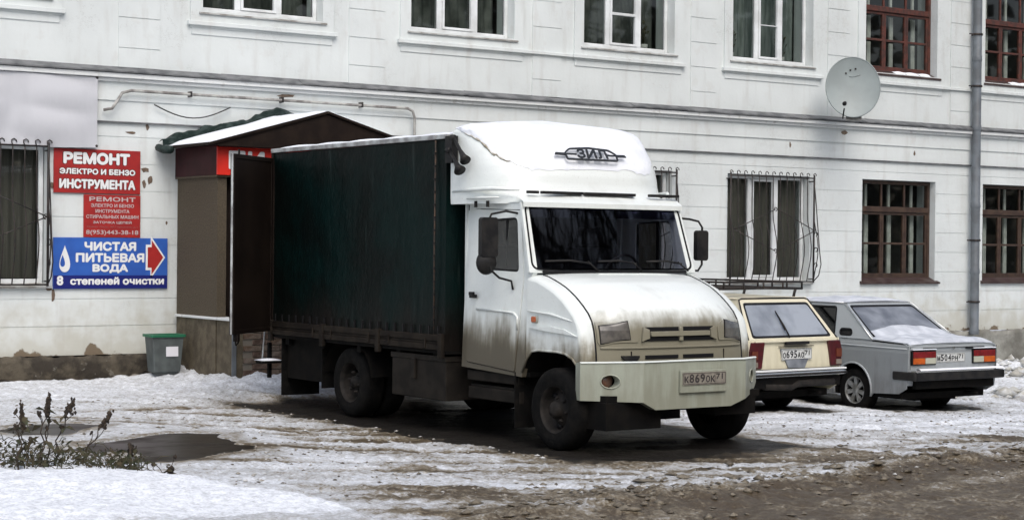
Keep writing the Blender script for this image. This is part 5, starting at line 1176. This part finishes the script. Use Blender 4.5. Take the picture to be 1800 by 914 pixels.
# ------------------------------------------------------------------ cars
def car_wheel(par, x, y, s, alloy, R0=.285):
    W_ = .17; b = MB(); b.lathe([(.175,-W_/2),(.20,-W_/2-.008),(.25,-W_/2-.006),(.275,-W_/2+.01),(R0,-W_/2+.03),(R0,W_/2-.03),(.275,W_/2-.01),(.25,W_/2+.006),(.20,W_/2+.008),(.175,W_/2)], 40)
    wo = b.build('wheel', M_rubber, par, loc=(x, y, R0)); f = s
    b = MB()
    if alloy:
        b.lathe([(.172,f*.0),(.180,f*.085),(.168,f*.085),(.160,f*.06),(.158,f*.02)], 36); b.lathe([(0,f*.068),(.04,f*.068),(.048,f*.05),(.048,f*.02)], 16)
        for k in range(7):
            a = 6.2832*k/7; Rm = Euler((0, a, 0)).to_matrix()
            b.add([Rm@Vector(p_) for p_ in ((-.022,f*.06,.03),(.022,f*.06,.03),(.030,f*.072,.165),(-.030,f*.072,.165),(-.022,f*.03,.03),(.022,f*.03,.03),(.030,f*.04,.165),(-.030,f*.04,.165))], [(0,1,2,3),(0,3,7,4),(1,5,6,2)])
        b.build('rim', M_alloy, wo); MB().lathe([(0,f*.012),(.165,f*.012)], 24).build('brake_drum', M_under, wo)
    else:
        b.lathe([(.172,f*.0),(.180,f*.082),(.168,f*.082),(.155,f*.04),(.11,f*.055),(.06,f*.06),(.05,f*.08),(0,f*.08)], 32); b.build('rim', M_rim, wo)
    return wo
def car(loc, yaw, paint, estate, root, silver):
    """x forward from the rear axle, y left, z up"""
    HB = .80; WBs = 2.424
    def side_y(z): return interp([(.2,.75),(.35,.79),(.60,.808),(.84,.795),(.93,.765)], z)
    def arch(cx, r=.335, up=.32): return [(cx+r*math.cos(R_(a)), .30+r*math.sin(R_(a))*1.02) for a in range(-12, 193, 12)]
    belt_r = .90 if not estate else .93
    body = [(-.93,.36),(-.955,.55),(-.965,.80),(-.955,belt_r-.01),(-.90,belt_r+.0)]
    top = [(-.20,.925),(.6,.925),(2.05,.915),(2.35,.90),(3.0,.83),(3.06,.78)] if not estate else [(-.20,.93),(.6,.925),(2.05,.915),(2.35,.90),(3.0,.83),(3.06,.78)]
    front = [(3.08,.62),(3.05,.36),(2.86,.26)]
    outline = [(-.80,.29)]+body+top+front+arch(WBs)[0:1]
    outline = [(-.80,.29)]+body+top+front+[(2.78,.23)]+arch(WBs)+[(2.07,.22),(.36,.22)]+arch(0)+[(-.36,.27)]
    for s in (-1, 1):
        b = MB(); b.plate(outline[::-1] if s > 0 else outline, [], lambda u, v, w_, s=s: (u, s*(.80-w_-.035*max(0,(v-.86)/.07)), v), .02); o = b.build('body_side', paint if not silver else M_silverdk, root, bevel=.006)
        MB().tube([(x, s*.805, z) for x, z in arch(0)], .014, 6).build('arch_lip', paint, o)
        MB().tube([(-.93,s*.79,.855),(.5,s*.80,.865),(2.2,s*.80,.86),(3.0,s*.79,.79)], .010, 6).build('belt_crease', paint, o)
        MB().plate(rrect(-.0+.44,.26,.45+.006,.90,.001), [], lambda u, v, w_, s=s: (u, s*(.803-w_), v), .004).build('door_gap', M_seal, o)
        for cx in (0, WBs):
            b = MB(); vs = []; A_ = arch(cx)
            for x, z in A_: vs += [(x, s*.79, z), (x, s*.50, z)]
            b.add(vs, [(2*i, 2*i+1, 2*i+3, 2*i+2) for i in range(len(A_)-1)]); b.box((cx-.36,s*.49,.2),(cx+.36,s*.50,.66)); b.build('arch_liner', M_under, o, recalc=False)
    # upper skin: boot and bonnet
    def skin(x0, x1, zf, name, mt, n=16, yy=.775):
        b = MB(); b.grid(lambda u, v: (x0+(x1-x0)*v, -yy+2*yy*u, zf(x0+(x1-x0)*v)+.022*math.sin(math.pi*u)**.6), n, 12); return b.build(name, mt, root, recalc=False)
    if not estate: skin(-.955, .30, lambda x: interp([(-.955,.885),(-.90,.915),(-.25,.945),(.3,.95)], x), 'boot_lid', paint)
    skin(1.95, 3.07, lambda x: interp([(1.95,.95),(2.4,.915),(3.0,.84),(3.07,.79)], x), 'bonnet', paint)
    b = MB(); b.grid(lambda u, v: (interp([(0,3.05),(.3,3.08),(1,3.07)], v)-.04*(2*u-1)**4, -.78+1.56*u, .30+.49*v), 20, 6); b.build('front_panel', paint, root, recalc=False)
    MB().box((-.8,-.74,.22),(2.9,.74,.30)).build('underbody', M_under, root)
    MB().box((-.5,-.55,.16),(-.2,.2,.26)).tube([(-.98,-.42,.27),(-.3,-.42,.25)], .025, 8).box((-.1,-.7,.24),(.1,.7,.31)).build('exhaust', M_under, root)
    # rear panel
    if silver:
        b = MB(); b.grid(lambda u, v: (-.955-.012*math.sin(math.pi*v)+.02*(2*u-1)**6, -.785+1.57*u, .40+.50*v), 24, 8); b.build('rear_panel', paint, root, recalc=False)
        for s in (-1, 1):
            y0, y1 = (.33, .755)
            q = MB(); q.box((-.985,s*y0,.655),(-.955,s*y1,.835)); lo = q.build('tail_light', M_seal, root, bevel=.006)
            a, c_ = sorted((s*y0, s*y1)); mid = s*.53; 
            MB().box((-.995,a+.015,.745),(-.984,c_-.015,.822)).build('red_lens', M_redlens, lo, bevel=.004)
            i0, i1 = sorted((s*(y1-.015), mid+s*.003)); MB().box((-.995,i0,.668),(-.984,i1,.742)).build('amber_lens', M_orange, lo, bevel=.004)
            i0, i1 = sorted((s*(y0+.015), mid-s*.003)); MB().box((-.995,i0,.668),(-.984,i1,.742)).build('clear_lens', M_clear, lo, bevel=.004)
            MB().grid(lambda u, v: (-.998+.05*v, s*(y0+(y1-y0)*u), .838+.018*math.sin(math.pi*v+.5)), 10, 4).build('lamp_snow', M_snow, lo, recalc=False)
        MB().box((-.962,-.325,.66),(-.952,.325,.83)).build('plate_recess', M_silverdk, root)
        plate_on(root, -.966, .055, .735, (0,0,R_(-90)), .52, .114, chars('М504РН','011100'), '71', M_plate)
        MB().box((-.975,-.02,.848),(-.958,.02,.872)).build('boot_badge', M_chrome, root)
        MB().box((-.982,-.55,.845),(-.955,-.22,.862)).build('boot_handle', M_seal, root)
    # bumper
    bb = MB()
    zc = .52
    if silver:
        bb.box((-1.09,-.80,.465),(-.985,.80,.575)).box((-1.09,.74,.465),(-.70,.815,.575)).box((-1.09,-.815,.465),(-.70,-.74,.575)); bo_ = bb.build('rear_bumper', M_plastic, root, bevel=.02)
        MB().box((-1.098,-.60,.572),(-1.0,.79,.592)).build('bumper_chrome', M_chrome, bo_, bevel=.005); MB().grid(lambda u, v: (-1.095+.10*v, -.79+1.5*u, .594+.020*math.sin(math.pi*v)**.5), 30, 4).build('bumper_snow', M_snow, bo_, recalc=False)
        MB().box((-1.0,-.70,.36),(-.93,.70,.46)).build('rear_valance', M_under, root)
    else:
        bb.box((-1.06,-.80,.49),(-1.0,.80,.545)).box((-1.06,.74,.49),(-.75,.80,.545)).box((-1.06,-.80,.49),(-.75,-.74,.545)); bo_ = bb.build('rear_bumper', M_chrome, root, bevel=.015)
        MB().box((-1.068,-.79,.555),(-1.0,.79,.575)).build('bumper_strip', M_white, bo_, bevel=.004); MB().box((-1.072,-.8,.50),(-1.055,.8,.525)).build('rubber_strip', M_plastic, bo_); MB().box((-1.01,-.74,.36),(-.93,.74,.475)).build('rear_valance', M_under, root)
        MB().tube([(-1.0,-.62,.40),(-1.0,.0,.40),(-.98,.1,.36),(-.98,.55,.38)], .045, 10).build('silencer', M_rim, root)
    # greenhouse
    zr = 1.385 if not estate else 1.40; zb = .925
    if not estate: GH = [(-.30,zb),(1.98,zb),(1.48,zr),(.36,zr)]; W1_ = [(.47,.965),(1.02,.965),(1.02,1.33),(.60,1.345),(.49,1.20)]; W1_ = [(.40,.965),(1.02,.965),(1.02,1.335),(.50,1.335)]; W2_ = [(1.10,.965),(1.86,.965),(1.45,1.335),(1.10,1.335)]; W3_ = [(.08,.985),(.30,.985),(.32,1.06),(.12,1.06)]
    else: GH = [(-.90,zb),(1.98,zb),(1.48,zr),(-.58,zr)]; W1_ = [(.40,.965),(1.02,.965),(1.02,1.335),(.46,1.335)]; W2_ = [(1.10,.965),(1.86,.965),(1.45,1.335),(1.10,1.335)]; W3_ = [(-.70,.975),(.30,.975),(.36,1.33),(-.52,1.33)]
    ty = lambda z: .765-.17*(z-zb)/(zr-zb)
    for s in (-1, 1):
        hs_ = [rpoly(q, .04, 3) for q in (W1_, W2_, W3_)]
        fn = lambda u, v, w_, s=s: (u, s*(ty(v)-w_), v)
        b = MB(); b.plate(GH, hs_, fn, .02); go = b.build('greenhouse_side', paint, root)
        for q in hs_:
            b = MB(); b.plate(shrink(q, -.012), [shrink(q, .010)], lambda u, v, w_, s=s: (u, s*(ty(v)+.004-w_), v), .012); b.build('window_trim', M_seal, go)
        for i_, q in enumerate(hs_):
            b = MB(); b.plate(q, [], lambda u, v, w_, s=s: (u, s*(ty(v)-.012), v), .0, back=False); b.build('side_glass' if not (i_ == 2 and not estate) else 'pillar_vent', M_carglass if not (i_ == 2 and not estate) else M_plastic, go, recalc=False)
    rx0, rx1 = (GH[3][0], GH[2][0]); b = MB(); b.grid(lambda u, v: (rx0-.01+(rx1-rx0+.02)*v, -ty(zr)-.005+2*(ty(zr)+.005)*u, zr+.045*math.sin(math.pi*u)**.7*(.35+.65*math.sin(math.pi*min(1, max(0, v))))), 20, 14); b.build('roof', paint, root, recalc=False)
    # front and rear screens
    def screen(xb, zb_, xt, zt_, wb, wt, name, mt, inner, fr=.055, trim=M_seal):
        f_ = lambda u, v, w_: (xb+(xt-xb)*v+(-w_ if xb < xt else w_)*-.6, u*(wb+(wt-wb)*v), zb_+(zt_-zb_)*v-w_*.5)
        O2 = [(-1,0),(1,0),(1,1),(-1,1)]; I2 = rpoly([(-1+inner[0],inner[1]),(1-inner[0],inner[1]),(1-inner[0],1-inner[2]),(-1+inner[0],1-inner[2])], .06, 3); J2 = rpoly([(-1+inner[0]+.035,inner[1]+.05),(1-inner[0]-.035,inner[1]+.05),(1-inner[0]-.035,1-inner[2]-.05),(-1+inner[0]+.035,1-inner[2]-.05)], .06, 3)
        b = MB(); b.plate(O2, [I2], f_, .02); so = b.build(name+'_frame', paint, root)
        b = MB(); b.plate(I2, [J2], lambda u, v, w_: f_(u, v, w_-.006), .012); b.build('screen_seal', trim, so)
        b = MB(); b.plate(shrink(I2, .01), [], lambda u, v, w_: f_(u, v, .002), 0, back=False); b.build(name, mt, so, recalc=False); return f_, so
    screen(1.98, .93, 1.48, zr, .76, .60, 'windscreen', M_carglass, (.06,.08,.08))
    if not estate:
        f_, so = screen(-.30, .94, .36, zr, .76, .605, 'rear_window', M_frost, (.075,.03,.06))
    else:
        f_, so = screen(-.93, .92, -.58, zr, .765, .60, 'rear_window', M_frost2, (.10,.05,.10))
        # tailgate below the window
        b = MB(); b.grid(lambda u, v: (-.965+.03*(v)**3, -.79+1.58*u, .56+.37*v), 20, 6); b.build('tailgate', paint, root, recalc=False)
        MB().box((-.985,-.70,.895),(-.95,.70,.915)).build('tailgate_crease', paint, root, bevel=.008)
        MB().box((-1.005,-.20,.865),(-.965,.20,.90)).build('plate_lamp', M_plastic, root, bevel=.006)
        MB().box((-.978,-.30,.84),(-.966,.30,.848)).build('handle_recess', M_rim, root)
        plate_on(root, -.978, .0, .745, (0,0,R_(-90)), .52, .125, chars('О695АО','011100'), '71', M_plate)
        MB().plate([(-.24,.68),(.24,.68),(.27,.80),(.27,.815),(-.27,.815),(-.27,.80)], [], lambda u, v, w_: (-.970-.0+w_, u, v), .006).plate([(-.14,.585),(.14,.585),(.20,.69),(-.20,.69)], [], lambda u, v, w_: (-.985+w_, u, v), .02).build('towing_guard', M_frost, root)
        for s in (-1, 1):
            P = [(s*.60,.59),(s*.79,.59),(s*.795,.80),(s*.76,.90),(s*.555,.90)]
            if s < 0: P = P[::-1]
            b = MB(); b.plate(P, [], lambda u, v, w_: (-.995+w_+.03*max(0, abs(u)-.72)*4, u, v), .05); lo = b.build('tail_light', M_darkred, root, bevel=.01)
            a_, c_ = sorted((s*.68, s*.775)); MB().box((-1.003,a_,.61),(-.992,c_,.67)).build('clear_lens', mat('dull_clear_lens', (.20,.17,.14), .3), lo); MB().box((-1.003,a_,.70),(-.992,c_,.80)).build('amber_lens', mat('dull_amber_lens', (.12,.03,.015), .3), lo)
        MB().tube([f_(.10,.02,-.03), f_(.12,.3,-.04), f_(.16,.62,-.035)], .010, 5).tube([f_(.16,.66,-.035), f_(.13,.2,-.03)], .008, 5).build('rear_wiper', M_plastic, so)
    gut = MB(); gut.tube([f_(-1.0,.0,-.004), f_(-1.0,.5,-.004), f_(-.985,.97,-.004), f_(-.9,1.0,-.006), f_(.9,1.0,-.006), f_(.985,.97,-.004), f_(1.0,.5,-.004), f_(1.0,.0,-.004)], .009, 6); gut.build('rain_gutter', M_seal if estate else M_chrome, so)
    for s in (-1, 1):
        MB().tube([(GH[3][0]+.02,s*(ty(zr)+.008),zr+.004),(GH[2][0],s*(ty(zr)+.008),zr+.004),(GH[1][0]-.02,s*(ty(zb)+.010),zb+.01)], .009, 6).build('roof_gutter', M_chrome if not estate else M_cream, root)
        MB().box((.48,s*.806-.004,.60),(2.05,s*.806+.004,.622)).build('side_moulding', M_chrome, root); MB().plate(rrect(1.03,.26,1.036,.90,.001), [], lambda u, v, w_, s=s: (u, s*(.804-w_), v), .004).build('door_gap', M_seal, root)
        MB().tube([(-.972,s*.775,.60),(-.975,s*.775,.88)], .004, 4).build('corner_seam', M_seal, root)
    MB().tube([(-.985 if estate else -.972,-.55 if not estate else -.62,.575 if estate else .865),(-.985 if estate else -.972,.55 if not estate else .62,.575 if estate else .865)], .005, 5).build('lid_gap', M_seal, root)
    for (x, y, s) in ((0,-.685,-1),(0,.685,1),(WBs,-.685,-1),(WBs,.685,1)): car_wheel(root, x, y, s, silver)
    MB().box((.6,-.55,.5),(.8,.55,1.05)).box((1.2,-.55,.6),(1.35,-.1,1.22)).box((1.2,.1,.6),(1.35,.55,1.22)).build('seats', M_seat, root)
    for s in (-1,1): MB().box((.52,s*.806-.008,.80),(.66,s*.806+.008,.835)).build('door_handle', M_plastic, root, bevel=.004)
    return rx0, rx1, zr, f_, ty
sc = empty('silver_saloon', 'silver grey saloon car with snow on its roof and boot, backed away from the wall', 'car', (SIL[0], SIL[1], -.215), rz=R_(90-1.5), group='parked cars')
rx0, rx1, zr, f_, ty = car(SIL, 0, M_silver, False, sc, True)
def snowsheet(par, name, fn, nu, nv, amp=.02, base=.012, seed=1, fx=9, fy=9):
    def f(u, v):
        q = fn(u, v); n_ = float(vnoise(np.array([u*fx]), np.array([v*fy]), seed)[0]); e_ = min(1, 10*min(u, 1-u, v, 1-v)+.05); return (q[0], q[1], q[2]+(base+amp*n_)*e_)
    return MB().grid(f, nu, nv).build(name, M_thinsnow, par, recalc=False)
snowsheet(sc, 'roof_snow', lambda u, v: (rx0+.0+(rx1-rx0)*v, -.585+1.17*u, zr+.008+.045*math.sin(math.pi*u)**.7*(.35+.65*math.sin(math.pi*v))), 40, 30)
snowsheet(sc, 'boot_snow', lambda u, v: (-.94+(.70+.10*math.sin(math.pi*u))*v, -.755+1.51*u, interp([(-.955,.885),(-.90,.915),(-.25,.945),(.3,.95)], -.94+.72*v)+.022*math.sin(math.pi*u)**.6+.006), 44, 26, .035, .015, 3)
def rws(u, v):
    vv = v*(.20+.14*math.sin(math.pi*u)+.05*float(vnoise(np.array([u*9.]), np.array([.2]), 44)[0])); uu = -.9+1.8*u; q = f_(uu, vv, -.012); return (q[0]-.012*(1-v), q[1], q[2]+.01*(1-v))
MB().grid(rws, 50, 10).build('rear_window_snow', M_thinsnow, sc, recalc=False)
yc = empty('cream_estate', 'cream yellow estate car with a black roof rack parked between truck and silver car', 'car', (YEL[0], YEL[1], -.135), rz=R_(90+3.0), group='parked cars')
car(YEL, 0, M_cream, True, yc, False)
# roof rack
b = MB(); RX0, RX1, RZ0, RZ1 = -.42, 1.35, 1.515, 1.595
for z, r in ((RZ0,.017),(RZ1,.015)):
    b.tube([(RX0,-.68,z),(RX1,-.68,z),(RX1,.68,z),(RX0,.68,z)], r, 6, closed=True)
for k in range(8):
    t = k/7
    for y in (-.68,.68): b.tube([(RX0+(RX1-RX0)*t,y,RZ0),(RX0+(RX1-RX0)*t,y,RZ1)], .013, 5)
for k in range(5):
    y = -.68+1.36*k/4
    for x in (RX0, RX1): b.tube([(x,y,RZ0),(x,y,RZ1)], .013, 5)
for k in range(6): x = RX0+(RX1-RX0)*(k+.5)/6; b.box((x-.03,-.67,RZ0-.012),(x+.03,.67,RZ0+.004))
for x in (RX0+.1,.55,RX1-.1):
    for s in (-1,1): b.tube([(x,s*.68,RZ0),(x,s*.66,RZ0-.04),(x,s*.62,RZ0-.17)], .018, 6)
tag(b.build('roof_rack', M_iron, yc), 'x', 'x'); del bpy.data.objects['roof_rack']['label']; del bpy.data.objects['roof_rack']['category']

# ------------------------------------------------------------------ withered plants on the snow bank
def weed(x, y, h, lean, heads, lab, seed):
    z = gz(x, y); e_ = empty('dead_weed', lab, 'plant', (x, y, z-.02), group='withered weeds on the snow bank'); rd = random.Random(seed)
    st_ = MB(); hd = MB(); lf = MB()
    n_ = 10; P = [Vector((lean*(t/n_)**1.6+.015*math.sin(t*1.7+seed), .02*math.sin(t+seed), h*t/n_*(1-.12*abs(lean)*t/n_))) for t in range(n_+1)]
    st_.tube(P, [.007-.0004*t for t in range(n_+1)], 5)
    def clump(c, r, k):
        for _ in range(k):
            q = c+Vector((rd.gauss(0, r), rd.gauss(0, r), rd.gauss(0, r*1.5))); s_ = rd.uniform(.006,.014); hd.lathe([(0,-s_*1.4),(s_,0),(0,s_*1.4)], 5, axis='z', c=tuple(q))
    for k in range(heads*5): clump(P[-1]-(P[-1]-P[-3])*rd.random()*1.2, .008, 3)
    for k in range(7):
        t = rd.randint(1, 8); q = P[t]; a = rd.random()*6.28; L = rd.uniform(.05,.13); d = Vector((math.cos(a), math.sin(a), rd.uniform(-.8,.2))); wv = Vector((-math.sin(a), math.cos(a), .5))*.022
        m1 = q+d*L*.5+Vector((0,0,.015)); lf.add([q, m1+wv, q+d*L, m1-wv], [(0,1,2),(0,2,3)])
    for k in range(2): t = rd.randint(4, 8); q = P[t]; tip = q+Vector((rd.uniform(-.08,.08), 0, rd.uniform(.04,.12))); st_.tube([q, (q+tip)/2+Vector((.01,0,0)), tip], .003, 4); clump(tip, .008, 4)
    st_.build('stem', M_weed, e_); hd.build('seed_head', M_weed, e_, recalc=False, kind='stuff'); lf.build('leaf_cluster', M_leaf, e_, recalc=False, kind='stuff')
weed(4.30,12.15,.50,.02,3,'tall withered weed with a dark seed head, leftmost on the snow bank',1)
weed(4.48,12.20,.52,.05,3,'withered weed with a pale bent stem and drooping dark head',2)
weed(4.55,12.25,.50,.00,4,'thick dark withered weed standing upright near the middle of the bank',3)
weed(4.60,12.25,.48,.13,4,'withered weed leaning right with a long dark seed head',4)
weed(4.80,12.20,.36,.20,3,'withered weed bent far over to the right above the puddle',5)
weed(4.38,12.3,.36,.01,2,'short withered weed between the left stems',6)
weed(5.02,11.95,.20,.03,3,'short dark withered weed at the right end of the tangle',7)
weed(5.20,11.80,.09,.10,2,'tiny dark withered weed lying on the snow, rightmost of all',8)
b = MB(); rd = random.Random(12)
for k in range(430):
    u = rd.random(); x = 4.16+.95*u+rd.gauss(0,.03); y = 12.55-.65*u+rd.gauss(0,.14); z = slope(x)+.04+rd.random()**1.5*(.24*(1-.5*u)); a = rd.random()*6.28; L = rd.uniform(.02,.075); q = Vector((x,y,z)); d = Vector((math.cos(a), math.sin(a)*.6, rd.uniform(-.9,.6))); wv = Vector((-math.sin(a)*.3, 0, 1))*rd.uniform(.006,.020)
    if rd.random() < .45: b.tube([q, q+d*L*.6+Vector((0,0,.02)), q+d*L*1.5], .0028, 4)
    else: b.add([q, q+d*L*.5+wv, q+d*L, q+d*L*.5-wv], [(0,1,2,3)])
for k in range(170):
    u = rd.random(); x = 4.14+1.0*u+rd.gauss(0,.03); y = 12.55-.68*u+rd.gauss(0,.12); z = slope(x)+.03; h = rd.uniform(.06,.30)*(1-.45*u); lx = rd.gauss(0,.09); ly = rd.gauss(0,.05)
    P = [Vector((x+lx*t*t+.012*math.sin(t*9+k), y+ly*t, z+h*t*(1.25-.45*t*(1+abs(lx)*3)))) for t in (0,.25,.5,.75,1)]; b.tube(P, [.0035,.003,.0026,.002,.0015], 4)
    if rd.random() < .6: q = P[-1]; b.add([q+Vector((-.008,0,-.01)), q+Vector((.010,.004,-.004)), q+Vector((.004,0,.022)), q+Vector((-.012,0,.012))], [(0,1,2,3)])
o = b.build('weed_tangle', M_leaf, recalc=False); o['kind'] = 'stuff'; o['label'] = 'tangle of curled olive and brown withered leaves on the bank edge'; o['category'] = 'plants'
# dark branch mat of the far weeds hanging over the puddle edge
# ------------------------------------------------------------------ trees across the street (behind the photographer, seen in the glass)
def tree(x, y, h, seed, lab):
    e_ = empty('bare_tree', lab, 'tree', (x, y, float(slope(np.array(x)))-.05), group='bare trees across the street'); rd = random.Random(seed); tr = MB(); cr2 = MB()
    def grow(b, p, d, L, r, dep_):
        q = p+d*L; m_ = (p+q)/2+Vector((rd.gauss(0,.05), rd.gauss(0,.05), 0))*L; b.tube([p, m_, q], [r, r*.9, r*.75], 5 if dep_ > 2 else 3, caps=False)
        if dep_ == 0: return
        for _ in range(3 if dep_ > 1 else 4):
            nd = (d+Vector((rd.gauss(0,.5), rd.gauss(0,.5), rd.gauss(.05,.3)))).normalized(); grow(cr2, q-d*L*rd.random()*.35, nd, L*rd.uniform(.62,.88), r*.62, dep_-1)
    grow(tr, Vector((0,0,0)), Vector((0,0,1)), h*.27, h*.018, 6 if x > 20 else 5); tr.build('trunk', M_bark, e_, recalc=False); cr2.build('crown', M_bark, e_, recalc=False)
for i, (x, y, h) in enumerate(((2,-9,13),(8,-11,15),(14,-8,14),(21,-5,22),(26,-5,27),(31,-6,28),(37,-7,25))):
    tree(x, y, h, 40+i, 'bare dark tree across the street, number %s from the left' % ('first','second','third','fourth','fifth','sixth','seventh')[i])
b = MB(); rd = random.Random(9)  # unseen thicket, added and made tall to darken reflections in the glass
for k in range(9000):
    x = rd.uniform(-15,80); hmax = 13+2.0*math.sin(x*.35)+1.5*math.sin(x*.9); z = rd.random()**.8*hmax; y = -20+rd.gauss(0,1.2); s_ = rd.uniform(.25,.6); a = rd.random()*6.28
    b.add([(x-s_*math.cos(a),y-s_*math.sin(a),z-s_*.6),(x+s_*math.cos(a),y+s_*math.sin(a),z-s_*.4),(x+s_*.6*math.cos(a),y,z+s_*.7),(x-s_*.7*math.cos(a),y,z+s_*.5)], [(0,1,2,3)])
o = b.build('reflected_thicket', mat('dark_thicket', (.05,.052,.040), .95, col2=(.14,.13,.11), nscale=.8), recalc=False); o['kind'] = 'stuff'; o['label'] = 'unseen thicket of trees across the street, dark in the window reflections'; o['category'] = 'trees'
